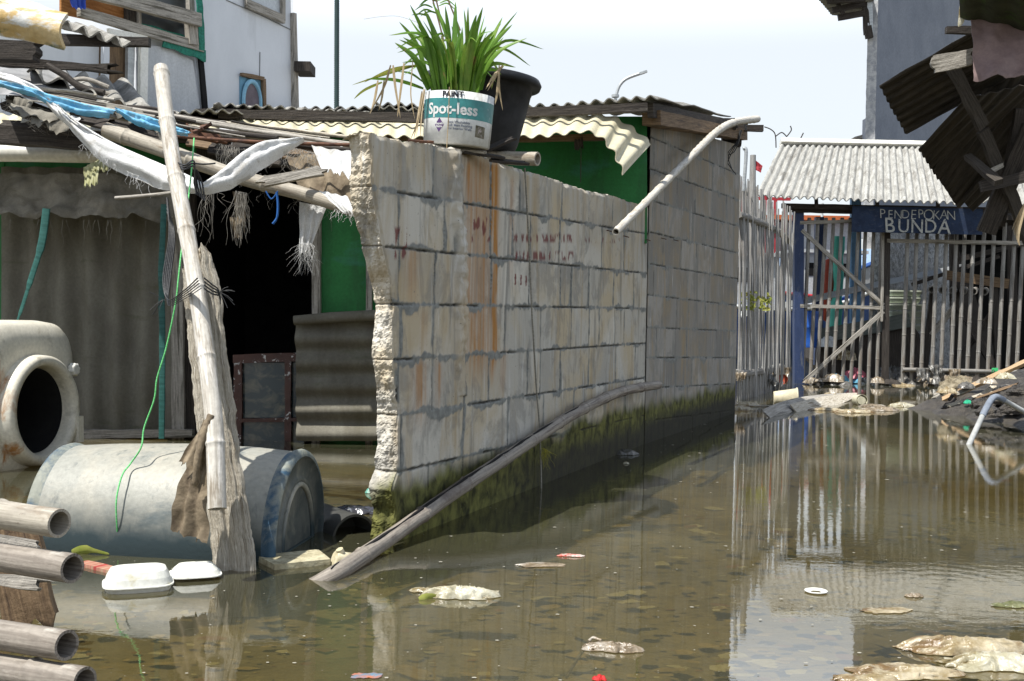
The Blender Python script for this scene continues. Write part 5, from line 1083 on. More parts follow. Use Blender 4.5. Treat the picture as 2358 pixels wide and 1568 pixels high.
filmW = filmM('film_pale', (.46, .42, .28), (.66, .63, .50), (.26, .20, .09)); filmB = filmM('film_brown', (.20, .15, .09), (.42, .34, .24), (.55, .5, .42)); filmG = filmM('film_grey', (.14, .135, .12), (.26, .25, .23), (.09, .08, .07)); filmO = filmM('film_ochre', (.34, .26, .13), (.62, .54, .38), (.22, .14, .06))
mb = crumple(W(1058, 1374), .185, .07, .034, -.05, 3, pw=.45); crumple(W(975, 1362), .07, .035, .012, .1, 8, mb=mb, nu=20, nv=12); mb.tube([W(1130, 1370) + V((0, 0, .006)), W(1150, 1372) + V((0, 0, .008))], [.006, .008], 8, rough=.4)
one('plastic_bag', 'pale yellow knotted plastic bag floating in the middle foreground', 'plastic bag', mb, filmW)
mb = MB(); blade.tw = .3; blade(mb, [W(965, 1382) + V((0, 0, .002)), W(985, 1380) + V((0, 0, .008)), W(1012, 1375) + V((0, 0, .004))], .02); one('yellow_leaf', 'small yellow green leaf under the left end of the pale floating bag', 'leaf', mb, yelM)
mb = crumple(W(1410, 1497), .135, .045, .022, -.12, 12, pw=.5); cord([W(1355, 1480) + V((0, 0, .004)), W(1365, 1478) + V((0, 0, .01)), W(1385, 1482) + V((0, 0, .008))], .004, px=False, mb=mb, rough=.6); cord([W(1358, 1482), W(1335, 1500) - V((0, 0, .01)), W(1305, 1530) - V((0, 0, .03))], .004, px=False, mb=mb); one('plastic_bag', 'brown translucent plastic bag with a stringy tie, floating lower right of the pale bag', 'plastic bag', mb, filmB)
mb = crumple(W(1245, 1302), .16, .05, .006, .12, 14, pw=.5); one('brown_film', 'flat brown film floating just left of the red wrapper', 'plastic sheet', mb, filmB)
mb = crumple(W(1312, 1281), .085, .028, .008, -.05, 18); one('red_wrapper', 'small red and silver wrapper floating in the middle of the water', 'wrapper', mb, M('wrapper_red', (.45, .05, .03), (.5, .45, .4), (40, 40, 40), 'Object', .3, .4))
mb = crumple(W(2225, 1500), .29, .085, .040, -.03, 22, nu=60, nv=30, pw=.5, point=.15); one('plastic_bag', 'large cream and brown plastic bag floating in the bottom right corner, upper one', 'plastic bag', mb, filmO)
mb = crumple(W(2290, 1535), .24, .10, .034, -.02, 27, nu=60, nv=30, pw=.5); one('plastic_bag', 'crumpled clear and white plastic bag in the bottom right corner, lower one', 'plastic bag', mb, filmW)
mb = crumple(W(2085, 1552), .24, .09, .02, .05, 31, nu=60, nv=30, pw=.6); crumple(W(1990, 1566), .16, .05, .012, .0, 35, mb=mb); one('plastic_film', 'glassy yellowish film cut off by the bottom edge, left of the corner bags', 'plastic sheet', mb, filmO)
mb = MB(); c = W(1879, 1364); mb.loft([[c + V((r * math.cos(k * PI / 14), r * 1.0 * math.sin(k * PI / 14), z)) for k in range(28)] for r, z in ((.031, .002), (.034, .006), (.031, .007), (.027, .003), (.015, .002))]); one('white_disc', 'small white round lid floating on the reflected roof', 'lid', mb, whitePlastic)
for nm, lab, ct, px, w_, l_, h_, mt in (('dead_leaf', 'brown curled leaf floating right of the white lid', 'leaf', (2103, 1374), .05, .025, .012, filmB), ('wet_leaf', 'flat pale wet leaf floating below the brown curled leaf', 'leaf', (2045, 1407), .13, .05, .004, filmO), ('small_wrapper', 'silvery crumpled wrapper floating at the foot of the long wall', 'wrapper', (1440, 1046), .15, .10, .035, filmG), ('floating_scrap', 'tiny white scrap floating below the wrapper at the wall foot', 'scrap', (1442, 1068), .03, .03, .012, filmW),
    ('green_wrapper', 'green and white wrapper caught against the near end of the broken wall', 'wrapper', (862, 1135), .07, .05, .035, M('wrapper_green', (.03, .3, .22), (.6, .62, .55), (30, 30, 30), 'Object', .3, .3)), ('brown_leaf', 'pale film scrap floating near the right edge below the pipe', 'scrap', (2195, 1075), .0, .0, 0, None), ('photo_card', 'faded blue and red card lying at the bottom edge', 'card', (842, 1558), .07, .035, .002, M('card', (.12, .22, .3), (.4, .14, .07), (30, 30, 30), 'Object', .4, .1)), ('red_scrap', 'small bright red scrap at the bottom edge', 'scrap', (1382, 1566), .03, .02, .012, plain('red', (.5, .02, .02))),
    ('floating_film', 'pale film floating near the far end of the broken wall waterline', 'plastic sheet', (1700, 935), .0, .0, 0, None), ('green_litter', 'tangled green and brown litter floating at the right edge', 'litter', (2335, 1395), .12, .05, .012, filmM('film_olive', (.12, .13, .05), (.3, .3, .15))), ('white_scrap', 'thin white sliver floating right of centre on the reflected sign', 'scrap', (1965, 1748 * .705), .0, 0, 0, None)):
    if not mt: continue
    one(nm, lab, ct, crumple(W(*px), w_, l_, h_, .1, hash(lab) % 7 + len(lab) * .77, nu=24, nv=14), mt)
mb = MB(); blade.tw = 0; blade(mb, [W(165, 1276) + V((0, 0, .004)), W(205, 1277) + V((0, 0, .014)), W(252, 1279) + V((0, 0, .004))], .035); one('green_leaf', 'long yellow green leaf floating at the foot of the barrel', 'leaf', mb, yelM)
mb = MB(); mb.plank(W(190, 1300) + V((0, 0, .004)), W(285, 1322) + V((0, 0, .004)), .04, .012, V((0, 0, 1)), ns=8); one('red_edged_strip', 'red edged wooden strip floating left of the foam box', 'strip', mb, M('strip_red', (.35, .03, .03), (.42, .3, .2), (3, 60, 1), 'UV', .5, .1))
# tilted tub, curved boards, cup and drifting litter near the gate
c = W(1812, 930); d = V((.98, -.18, .05)).normalized(); tub = MB(); c += V((0, .06, .055))
def rr(r, s): 
    a = d.cross(V((0, 0, 1))).normalized(); b = a.cross(d); return [c + d * s + a * r * math.cos(k * PI / 18) + b * r * math.sin(k * PI / 18) for k in range(36)]
tub.loft([rr(.055, -.12), rr(.072, -.12), rr(.075, -.10), rr(.100, .11), rr(.108, .11), rr(.108, .125), rr(.098, .125), rr(.070, -.10)]); tub.poly(list(reversed(rr(.055, -.12)))); tub.poly(rr(.07, -.1))
one('cream_tub', 'cream plastic tub lying on its side in the water before the gate', 'tub', tub, plain('tub_cream', (.62, .56, .40), .5))
for lab, p0, p1, w_, m_ in (('darker of two long curved boards floating in front of the cream tub', (1768, 962), (1965, 908), .13, woodGrey), ('paler lower one of two long curved boards floating before the cream tub', (1830, 948), (1972, 908), .11, woodPale)):
    A_, B_ = W(*p0), W(*p1); dd = (B_ - A_); sd_ = V((dd.y, -dd.x, 0)).normalized()
    def fn(u, v, A_=A_, dd=dd, sd_=sd_, w_=w_, k=(m_ is woodPale)):
        ww = w_ * (1 - (abs(u - .35) / .68) ** 2.2) + .01; off = (v - .5) * ww; return A_ + dd * u + sd_ * (off + (.10 if k else -.05) * math.sin(PI * u)) + V((0, 0, .012 + .05 * u * (1 - u) * 2 + .10 * (.5 - v) * ww / w_ * (1.2 - u)))
    mb = MB(); mb.sheet(fn, 26, 6, .012, .1, 1.5); one('curved_board', lab, 'board', mb, m_)
c = W(1977, 932) + V((0, 0, .05)); mb = MB(); mb.tube([c + V((.01, -.08, 0)), c + V((0, .02, .0)), c + V((0, .04, 0))], [.062, .054, .05], 28, hollow=.93); one('floating_cup', 'pale cup floating with its mouth towards the viewer before the gate', 'cup', mb, plain('cup_cream', (.6, .57, .42)))
mb = crumple(W(1840, 915) + V((.35, 0, 0)), .22, .10, .07, .2, 40); one('yellow_bottle', 'yellowish bottle floating just right of the cream tub', 'bottle', mb, filmO)
for i, (px, w_, l_, h_, mt, lab) in enumerate((((1905, 945), .30, .10, .03, filmO, 'leftmost pale scrap in the drift of litter before the gate'), ((1965, 950), .42, .16, .04, filmO, 'widest wrinkled pale sheet in the drift of litter before the gate'), ((2030, 946), .36, .12, .05, filmB, 'brown crumpled film in the drift of litter before the gate'), ((2075, 936), .26, .16, .05, filmW, 'rightmost pale film in the drift of litter before the gate'), ((2005, 936), .3, .1, .03, filmB, 'dark film just behind the floating cup'))):
    one('drift_film', lab, 'plastic sheet', crumple(W(*px), w_, l_, h_, .1 * i, 50 + i), mt, 'drift of litter before the gate')
mb = cord([W(1720, 936) + V((0, 0, .01)), W(1760, 937) + V((0, 0, .012)), W(1800, 937) + V((0, 0, .01))], .006, px=False); one('floating_stick', 'thin pale stick floating left of the curved boards', 'stick', mb, woodPale)
for i, (px, lab) in enumerate((((1708, 945), 'pale torn film floating at the far corner of the block wall'), ((1722, 935), 'small dry leaf heap at the foot of the bamboo fence'))): one('drift_scrap', lab, 'scrap', crumple(W(*px), .28, .12, .05, .3, 60 + i), filmO)

# ================================================================== RIGHT BANK
mudM = M('wet_mud', (.035, .030, .025), (.09, .078, .064), (6, 6, 6), 'Object', .5, 1.0, c3=(.10, .085, .065), s3=(12, 12, 12), t3=(.52, .66), bdist=.03, spec=.6)
mb = MB(); rows = []
for j in range(60):
    y = 8.1 + j * .075; row = []
    for i in range(70):
        x = 3.4 + i * .05; xl = interp([(8.1, 4.6), (8.8, 4.15), (10.2, 3.93), (10.9, 3.9), (11.6, 4.3), (12.5, 5.0)], y)
        h = (x - xl - .1) * .36; h = min(h, .50 + .06 * (x - xl)); h += .07 * N2(x * 3, y * 3) + .03 * N2(x * 8, y * 8) + .012 * N2(x * 22, y * 22); row.append(V((x, y, max(-.25, h - .01))))
    rows.append(row)
mb.grid(rows); kind(mb.build('mud_bank', mudM), 'structure')
mb = MB(); mb.plank(P(2132, 938, 10.9), P(2375, 828, 10.2), .07, .03, V((-.5, -.3, .8)), ns=24, jag=.05, rough=.012); one('bank_plank', 'long pale plank lying up the mud bank at the right', 'plank', mb, M('wood_tan', (.36, .24, .13), (.5, .36, .22), (110, 5, 1), 'UV', .7, .5))
mb = MB(); mb.plank(P(2150, 918, 11.0), P(2215, 880, 10.9), .11, .02, V((-.5, -.5, .7)), ns=12, jag=.05, rough=.02); one('broken_board', 'short broken board propped beside the rock on the mud bank', 'board', mb, woodGrey)
def rock(c, a, b, h, sd, n=22):
    mb = MB(); mb.loft([[c + V((a * math.cos(k * 2 * PI / n) * math.cos(f) * (1 + .35 * N2(k * .5, f * 2, sd)), b * math.sin(k * 2 * PI / n) * math.cos(f) * (1 + .35 * N2(k * .5, f * 2, sd)), h * math.sin(f) * (1 + .4 * N2(k * .7, f * 3, sd + 2)))) for k in range(n)] for f in [-.4 + i * .19 for i in range(11)]], smooth=False); return mb
one('rock', 'rough brown lump of rubble on the tip of the mud bank', 'rock', rock(P(2203, 898, 10.9), .17, .16, .13, 3), M('rubble', (.16, .13, .08), (.36, .31, .22), (14, 14, 14), 'Object', .9, 1.0, bdist=.02))
for i, (x, y, z) in enumerate(((2262, 935, 9.9), (2300, 925, 9.8), (2330, 945, 9.4), (2345, 905, 9.9), (2275, 952, 9.4))): one('mud_clod', ('leftmost dark clod on the mud bank slope', 'dark clod above the pipe elbow on the mud bank', 'wet clod near the right edge beside the white pipe', 'dark clod highest on the mud bank by the right edge', 'dark clod at the water edge left of the pipe elbow')[i], 'clod', rock(P(x, y, z), .10, .10, .07, 5 + i * 3), mudM, 'clods on the mud bank')
R = random.Random(77)
labels_ = ('grey splinter plank low on the mud bank', 'short tan stick lying on the mud bank tip', 'dark broken lath crossing the mud bank', 'brown stick near the top of the mud bank', 'thin pale lath beside the long bank plank', 'bent dark strip near the right edge of the bank', 'weathered batten half buried in the mud bank', 'forked brown stick above the long bank plank')
for i, lab in enumerate(labels_):
    x = R.uniform(2170, 2330); a = P(x, lerp(925, 880, (x - 2150) / 200) + R.uniform(-8, 22), 10.3); b = a + V((R.uniform(.1, .5), R.uniform(-.3, .3), R.uniform(.0, .18)))
    mb = MB(); mb.plank(a, b, R.uniform(.02, .06), .012, V((-.4, -.5, .7)), ns=8, jag=.02, rough=.01); one('wood_scrap', lab, 'wood scrap', mb, (woodGrey, woodPale, woodDark, woodBrown)[i % 4], 'wood scraps on the mud bank')
for i, lab in enumerate(('cream wrapper scrap high on the mud bank', 'grey film wad on the mud bank slope', 'brown leaf wad beside the bank rock', 'small pale scrap at the waterline of the bank')):
    x = 2180 + i * 45; one('bank_litter', lab, 'litter', crumple(P(x, lerp(905, 872, i / 3), 10.3), .18, .14, .07, i, 120 + i, nu=20, nv=14), (filmO, filmG, filmB, filmW)[i])
mb = crumple(P(2228, 934, 10.2) + V((0, 0, .02)), .08, .06, .04, .3, 77); one('green_scrap', 'small bright green plastic scrap on the mud bank', 'scrap', mb, plain('green_bright', (.02, .4, .22)))
pvcW = plain('pvc_dull', (.42, .43, .42), .45)
pvc = thing('plastic_pipe', 'bent white plastic pipe with grey elbow leaning out of water onto the mud bank', 'pipe', P(2233, 1024, 7.55))
A = path_px([(2226, 1036, 7.5), (2233, 1020, 7.55), (2262, 958, 7.75)]); mb = MB(); mb.tube(A, .019, 16); part(pvc, 'pipe_length', mb, pvcW)
mb = MB(); mb.tube(cat(path_px([(2262, 958, 7.75), (2272, 938, 7.8), (2282, 921, 7.88), (2292, 914, 7.93), (2303, 917, 7.95), (2312, 922, 7.96)]), 5), .023, 16); part(pvc, 'elbow', mb, plain('pvc_grey', (.22, .25, .30), .4))
mb = MB(); mb.tube(path_px([(2311, 921, 7.96), (2400, 972, 8.1)]), .019, 16); part(pvc, 'pipe_length', mb, pvcW)

# ================================================================== COLLAPSED ROOF HANGING AT RIGHT
hr = thing('hanging_roof', 'collapsed corrugated roof sheets and beams, coloured dark for shade, hanging in from the upper right', 'roof', P(2300, 560, 8.2))
part(hr, 'roof_sheet', quad_sheet(P(2024, 196, 8.0), P(2088, 310, 8.35), P(2345, 170, 7.7), P(2238, 72, 7.3), .073, .010, .007, nv=10), asbShadeDark)
part(hr, 'roof_sheet', quad_sheet(P(2115, 344, 8.2), P(2160, 412, 8.45), P(2400, 185, 7.8), P(2222, 228, 7.6), .073, .010, .007, nv=10), asbShadeDark)
part(hr, 'roof_sheet', quad_sheet(P(2148, 392, 8.35), P(2206, 480, 8.6), P(2440, 210, 7.9), P(2300, 150, 7.7), .073, .010, .007, nv=10), asbShadeDark)
part(hr, 'roof_sheet', quad_sheet(P(2214, 462, 8.5), P(2240, 486, 8.6), P(2400, 330, 8.2), P(2380, 280, 8.0), .073, .010, .007, nv=10), asbShadeDark)
woodShadeDark = M('wood_shade_dark', (.03, .025, .02), (.07, .06, .05), (110, 5, 1), 'UV', .85, .7)  # near-black wood: the shade on the hanging beams is in the colour
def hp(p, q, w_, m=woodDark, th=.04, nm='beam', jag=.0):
    if m is woodBrown: m = woodShadeDark
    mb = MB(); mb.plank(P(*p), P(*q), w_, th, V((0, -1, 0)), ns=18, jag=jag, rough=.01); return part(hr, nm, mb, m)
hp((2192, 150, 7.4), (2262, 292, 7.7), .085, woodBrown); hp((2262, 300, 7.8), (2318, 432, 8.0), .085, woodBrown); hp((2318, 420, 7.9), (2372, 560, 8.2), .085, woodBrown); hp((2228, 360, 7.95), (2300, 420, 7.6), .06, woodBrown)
hp((2270, 535, 8.1), (2378, 290, 7.8), .14); hp((2145, 150, 7.15), (2240, 130, 7.1), .11, woodGrey, jag=.03, nm='timber_block'); hp((2178, 69, 7.2), (2245, 70, 7.2), .045, woodDark); hp((2350, 250, 7.9), (2300, 520, 8.2), .08); hp((2258, 430, 7.8), (2420, 395, 7.8), .08)
hp((2272, 398, 7.85), (2310, 380, 7.85), .03, woodGrey, jag=.02)
mb = rag(P(2236, 20, 7.0), P(2440, 60, 6.9), P(2420, 172, 6.75), P(2243, 184, 6.75), fold=.035, torn=.008, sd=70, nu=36, nv=24, sc1=5); part(hr, 'pink_sheet', mb, M('sheet_pinkish', (.20, .14, .135), (.25, .18, .17), (5, 5, 5), rough=.6))
mb = quad_sheet(P(2214, 36, 7.0), P(2420, 78, 6.9), P(2420, -420, 5.2), P(2195, -420, 5.2), .17, .01, .03, nv=6); part(hr, 'eave_sheet', mb, M('eave_mossy', (.03, .035, .02), (.06, .065, .04), (6, 6, 6), rough=.9, c3=(.05, .09, .02), s3=(9, 9, 9)))  # lower edge is in view; carried up beyond it to shade the sheets
mb = MB(); blade.tw = 0; blade(mb, [P(2222, -20, 7.0), P(2216, 40, 7.0), P(2207, 62, 7.0)], .05); part(hr, 'plastic_sliver', mb, filmW)
mb = MB()
for k in range(7): blade.tw = R.uniform(-1, 1); blade(mb, [P(2360, 470, 7.8), P(2345, 500 + k * 6, 7.8), P(2330 + 3 * k, 530 + k * 6, 7.8)], .03)
part(hr, 'straw_tuft', mb, dryM)
mb = MB(); mb.tube([P(2420, -300, 8.4), P(2420, 1000, 8.9)], .07, 10); part(hr, 'post', mb, woodDark)
mb = quad_sheet(P(2330, -200, 8.6), P(2700, -150, 7.0), P(2900, -600, 5.0), P(2400, -700, 4.5), .073, .01, .007, nv=8); part(hr, 'roof_sheet', mb, asbShadeDark)  # unseen sheet above the view, added to shade the debris beneath

# ================================================================== GREY HOUSE AT RIGHT
gA = P(2007, 600, 19.0); GP = Plane(V((gA.x, gA.y, 0)), V((gA.x + 6, gA.y + 8, 0)))
gh = thing('grey_house', 'tall blue grey plastered house standing behind the gate roof at right', 'house', V((gA.x, gA.y, 0)))
mb = MB(); h = 9.0; L_ = 15
A = [GP.pt(0, 2.5), GP.pt(L_, 2.5), GP.pt(L_, h), GP.pt(0, h)]; mb.poly(A); k = V((2.2, 5, 0)); mb.poly([A[0] + k, A[0], A[3], A[3] + k]); mb.poly([p + k for p in reversed(A)])
part(gh, 'upper_wall', mb, M('plaster_bluegrey', (.185, .205, .245), (.225, .245, .285), (1.2, 1.2, 1.2), 'Object', .9, .15, c3=(.27, .29, .33), s3=(.7, .7, .7), t3=(.52, .75), fine=25))
mb = MB(); rows = [[GP.pt(u * .08 - .1, v * .08 - .3, .06 + .05 * N2(u * .7, v * .7) + .03 * N2(u * 1.9, v * 1.9)) for u in range(110)] for v in range(40)]; mb.grid(rows)
part(gh, 'rough_wall', mb, M('roughcast', (.24, .245, .25), (.42, .43, .43), (9, 9, 9), 'Object', .9, 1.0, c3=(.12, .12, .12), s3=(14, 14, 14), t3=(.5, .66), fine=18, bdist=.03))
mb = MB(); rows = [[GP.pt(-.06 + .025 * N2(j * .6, q) - .02 * q, 2.2 + j * .08, .03 - q * .08) for q in range(3)] for j in range(85)]; mb.grid(rows); part(gh, 'ragged_corner', mb, M('plaster_edge', (.3, .31, .33), (.5, .5, .5), (12, 12, 12), bump=.8))
def gp(p, q, w_, th=.06, Z=19.2, m=woodDark): mb = MB(); mb.plank(P(*p, Z), P(*q, Z - .0), w_, th, V((0, -1, 0)), ns=6); return part(gh, 'rafter', mb, m)
mb = quad_sheet(P(1875, -14, 18.2), P(1915, 33, 19.4), P(2012, 36, 19.4), P(2012, -60, 18.0), .15, .02, .02); part(gh, 'eave_sheet', mb, asbPale)
gp((1905, 2), (1992, -2), .09, Z=18.5); gp((1916, 24), (1990, 8), .10, Z=18.7); gp((1930, 41), (1990, 30), .10, Z=18.8); gp((1925, 0), (1942, 32), .06, Z=18.7)
gp((1991, -20), (1996, 80), .10, Z=18.9); gp((2001, -20), (2004, 86), .09, Z=18.9, m=galv); gp((1997, 60), (2002, 88), .13, Z=18.85); 
mb = MB(); mb.plank(P(1960, 324, 19.5), P(2005, 310, 19.5), .06, .5, V((0, -1, 0)), ns=4); part(gh, 'ledge', mb, woodGrey)
mb = MB(); mb.bx(gA.x - .12, gA.x, gA.y, gA.y + .3, 2.4, 4.5); part(gh, 'side_panel', mb, M('panel_lavender', (.35, .37, .42), (.4, .42, .47)))

# ================================================================== GATE
GZ = 15.5
gate = thing('bamboo_gate', 'bamboo gate with blue post and diagonal braces in front of litter', 'gate', P(1930, 884, GZ))
def D2p(cx, cy, Z=GZ): x, y = D2(cx, cy); return P(x, y, Z)
def gbar(par, nm, p, q, w_, m, Z=GZ, th=.03, rd=False):
    mb = MB()
    if rd: bamboo_mb([p, q], w_ / 2, w_ / 2, .42, R.uniform(.05, .35), seg=8, hollow=0.0, mb=mb)
    else: mb.plank(p, q, w_, th, V((0, -1, 0)), ns=6, rough=.003)
    return part(par, nm, mb, m)
slatM = M('slat_bamboo', (.15, .14, .125), (.30, .29, .27), (60, 3, 1), 'UV', .7, .3, c3=(.18, .15, .12), s3=(20, 3, 1), t3=(.52, .7))
gbar(gate, 'post', P(1838, 470, GZ), P(1838, 900, GZ), .135, bluePaint, th=.12)
L1 = [(885, 838), (945, 890), (1000, 935), (1052, 988), (1110, 1045), (1165, 1112), (1225, 1168), (1272, 1228), (1328, 1288), (1384, 1345)]
for a, b in L1: gbar(gate, 'slat', D2p(a, -60), D2p(b, 1085), .054, slatM, rd=True)
F2 = GZ - .05
gbar(gate, 'rail', P(1842, 704, F2), P(2036, 709, F2), .05, woodGrey); gbar(gate, 'rail', P(1842, 513, F2), P(1965, 509, F2), .05, woodGrey)
gbar(gate, 'brace', P(1846, 530, F2), P(2034, 703, F2), .055, woodGrey); gbar(gate, 'brace', P(2034, 717, F2 - .02), P(1852, 878, F2 - .02), .055, woodGrey)
gbar(gate, 'stile', P(2042, 535, GZ - .03), P(2038, 880, GZ - .03), .09, woodDark, th=.05); gbar(gate, 'stile', P(2033, 530, GZ - .08), P(2030, 740, GZ - .08), .035, woodGrey)
fen = thing('slat_fence', 'upright bamboo slat fence to the right of the gate, below the blue sign', 'fence', P(2200, 884, GZ))
L2 = [(1560, 1520), (1622, 1580), (1692, 1645), (1762, 1720), (1825, 1780), (1892, 1850), (1950, 1900), (2012, 1958), (2082, 2028), (2150, 2100), (2222, 2170), (2292, 2232), (2350, 2295), (2420, 2370), (2490, 2440)]
for a, b in L2: gbar(fen, 'slat', D2p(a, -25), D2p(b, 1085), .058, slatM, rd=True)
gbar(fen, 'rail', P(2042, 554, F2), P(2400, 561, F2), .055, woodGrey); gbar(fen, 'rail', P(2078, 851, F2), P(2400, 858, F2), .06, slatM, rd=True)
for i, (x, y, w_, h_, mt, lab) in enumerate(((2125, 848, .2, .28, filmG, 'grey bag scrap snagged on the left end of the low fence rail'), (2155, 840, .22, .2, filmG, 'crumpled grey film snagged second on the low fence rail'), (2198, 850, .18, .3, filmB, 'drooping brown bag snagged on the middle of the low fence rail'), (2290, 848, .1, .1, plain('green_cap', (.02, .3, .1)), 'small green scrap snagged on the low fence rail'))):
    mb = rag(P(x - w_ * 80, y, F2 - .06), P(x + w_ * 80, y, F2 - .06), P(x + w_ * 60, y + h_ * 100, F2 - .1), P(x - w_ * 50, y + h_ * 90, F2 - .1), fold=.05, torn=.06, sd=i * 5, nu=14, nv=12); one('snagged_bag', lab, 'plastic bag', mb, mt, 'bags snagged on the fence')
# roof over the gate
groof = thing('gate_roof', 'pale corrugated asbestos roof with white ridge cap over the gate', 'roof', P(2000, 470, GZ))
part(groof, 'roof_sheet', quad_sheet(P(1740, 452, 15.0), P(2205, 468, 15.0), P(2168, 338, 17.3), P(1799, 332, 17.3), .107, .022, .012, nv=30, jit=.008), asbPale)
part(groof, 'roof_sheet', quad_sheet(P(2215, 462, 15.02), P(2420, 474, 15.0), P(2380, 344, 17.3), P(2178, 338, 17.3), .107, .022, .012, nv=20, jit=.008), asbPale)
mb = MB(); mb.plank(P(1797, 328, 17.28), P(2400, 341, 17.28), .07, .16, V((0, -1, .5)), ns=30, rough=.004); part(groof, 'ridge_cap', mb, whitePlastic)
mb = MB(); mb.plank(P(1800, 474, 15.3), P(2400, 486, 15.3), .07, .06, V((0, -1, 0)), ns=20); part(groof, 'fascia', mb, woodDark)
mb = MB(); mb.plank(P(1810, 482, 15.42), P(1965, 486, 15.42), .08, .05, V((0, -1, 0)), ns=8); part(groof, 'beam', mb, woodDark)
for x in (1880, 2020, 2160, 2300): mb = MB(); mb.plank(P(x, 474, 15.2), P(x - 4, 345, 17.5), .05, .06, V((0, 0, 1)), ns=4); part(groof, 'rafter', mb, woodDark)
mb = MB(); mb.plank(P(1886, 500, 17.4), P(1884, 840, 17.4), .13, .1, V((0, -1, 0)), ns=6); part(groof, 'post', mb, bluePaint)
mb = MB(); mb.plank(P(1970, 430, 17.6), P(1969, 800, 17.6), .16, .1, V((0, -1, 0)), ns=6); part(groof, 'post', mb, plain('pale_blue_paint', (.12, .25, .42)))
# sign
sg = thing('painted_sign', 'dark blue board painted PENDEPOKAN BUNDA in white hand lettering', 'sign', P(2110, 535, 15.15))
mb = MB(); mb.plank(P(1962, 504, 15.2), P(2262, 511, 15.2), .36, .03, V((0, -1, 0)), ns=10, rough=.002); part(sg, 'board', mb, M('sign_blue', (.010, .019, .045), (.017, .032, .07), (8, 8, 8), 'Object', .8, .3, c3=(.05, .06, .08), s3=(12, 12, 30), t3=(.56, .7)))
signW = M('sign_lettering', (.30, .30, .28), (.42, .42, .38), (20, 20, 20), c3=(.12, .13, .15), s3=(30, 30, 30), t3=(.55, .65))
def letters(s, x0, x1, y, h, Zs, b):
    mb = MB(); n = len(s); rr_ = random.Random(9)
    for i, ch in enumerate(s):
        x = lerp(x0, x1, (i + .5) / n); o = P(x, y + rr_.uniform(-1.5, 1.5) + (x - 2110) * .02, Zs); k = 1.12 * h * rr_.uniform(.88, 1.14) / (F / Zs) / .70; tilt = rr_.uniform(-.1, .1)
        add_text(mb, ch, lambda a, c, o=o, k=k, tilt=tilt: o + V((1, 0, -.02)) * ((a + c * tilt) * k * .92) + V((0, 0, 1)) * (c - .35) * k, 1.0, b)
    return mb
part(sg, 'lettering', letters('PENDEPOKAN', 2024, 2200, 493, 20, 15.17, -.012), signW)
part(sg, 'lettering', letters('BUNDA', 2034, 2190, 519, 31, 15.16, .004), signW)

# ================================================================== BAMBOO STICK FENCE
f0, f1 = W(1702, 921), W(1824, 886); R = random.Random(12)
bf = thing('stick_fence', 'tall ragged fence of thin bleached bamboo sticks between the block wall and the gate', 'fence', f0.lerp(f1, .5))
stM = M('stick_bleached', (.20, .195, .185), (.38, .375, .36), (60, 4, 1), 'UV', .7, .3, c3=(.25, .22, .19), s3=(20, 5, 1), t3=(.5, .7))
for k in range(62):
    x = 1704 + 118 * ((k + R.random() * .9) / 62); yb = lerp(921, 886, (x - 1702) / 122) + R.uniform(0, 3); b = W(x - R.uniform(-2, 8), yb); Z = (b - CAM).dot(fw)
    tt = (x - 1702) / 120; yt = lerp(400, 470, tt) + abs(R.gauss(0, 28)) * (1 if R.random() < .8 else 2.5)
    if k == 16: yt = 357
    t_ = P(x + R.uniform(-5, 9), yt, Z + R.uniform(-.1, .2)); w_ = R.uniform(.008, .015) if k != 16 else .045
    mb = MB(); m_ = b.lerp(t_, .5) + V((R.uniform(-.03, .03), 0, 0)); mb.tube(cat([b - V((0, 0, .1)), m_, t_], 4), [w_, w_, w_, w_, w_, w_ * .9, w_ * .85, w_ * .8, w_ * .7], 6, rough=.1); part(bf, 'stick', mb, stM if R.random() < .75 else slatM)
mb = MB(); cord([(1700, 494, 11.6), (1740, 508, 12.4), (1790, 532, 14), (1822, 560, 15.2)], .045, mb=mb); part(bf, 'rail', mb, slatM)
mb = MB(); cord([(1694, 862, 11.5), (1740, 856, 12.6), (1800, 846, 14.9)], .055, mb=mb, rough=.2); part(bf, 'rail', mb, slatM)
mb = MB(); cord([(1712, 440, 11.5), (1718, 350, 11.5), (1711, 343, 11.5)], .02, mb=mb); part(bf, 'stick', mb, galv)
mb = MB(); R2 = random.Random(2)
for k in range(60):
    x = R2.choice((1714, 1728, 1732, 1765, 1752)) + R2.uniform(-6, 6); y = 690 + R2.uniform(-18, 22); p = P(x, y, 11.9); blade.tw = R2.uniform(-1, 1); blade(mb, [p, p + V((R2.uniform(-.03, .03), -.01, R2.uniform(-.03, .03))), p + V((R2.uniform(-.06, .06), -.02, R2.uniform(-.06, .02)))], .03)
one('climbing_weed', 'small yellow green weed growing up through the stick fence', 'weed', mb, yelM)
for i, (x, y, Z, w_, h_, mt, lab) in enumerate(((1706, 858, 11.4, .16, .16, filmB, 'brown leaf litter caught at the left end of the low stick fence rail'), (1768, 862, 13.2, .22, .28, filmG, 'grey bag drooping from the low stick fence rail'), (1795, 846, 14.5, .30, .40, filmB, 'tangled brown litter at the foot of the blue gate post'), (1782, 880, 13.6, .25, .22, filmG, 'dull rag at the waterline by the right end of the stick fence'))):
    mb = rag(P(x - w_ * 90, y, Z - .1), P(x + w_ * 90, y, Z - .1), P(x + w_ * 60, y + h_ * 100, Z - .14), P(x - w_ * 50, y + h_ * 90, Z - .14), fold=.06, torn=.08, sd=i * 5 + 3, nu=14, nv=12); one('caught_litter', lab, 'litter', mb, mt, 'litter caught on the stick fence')
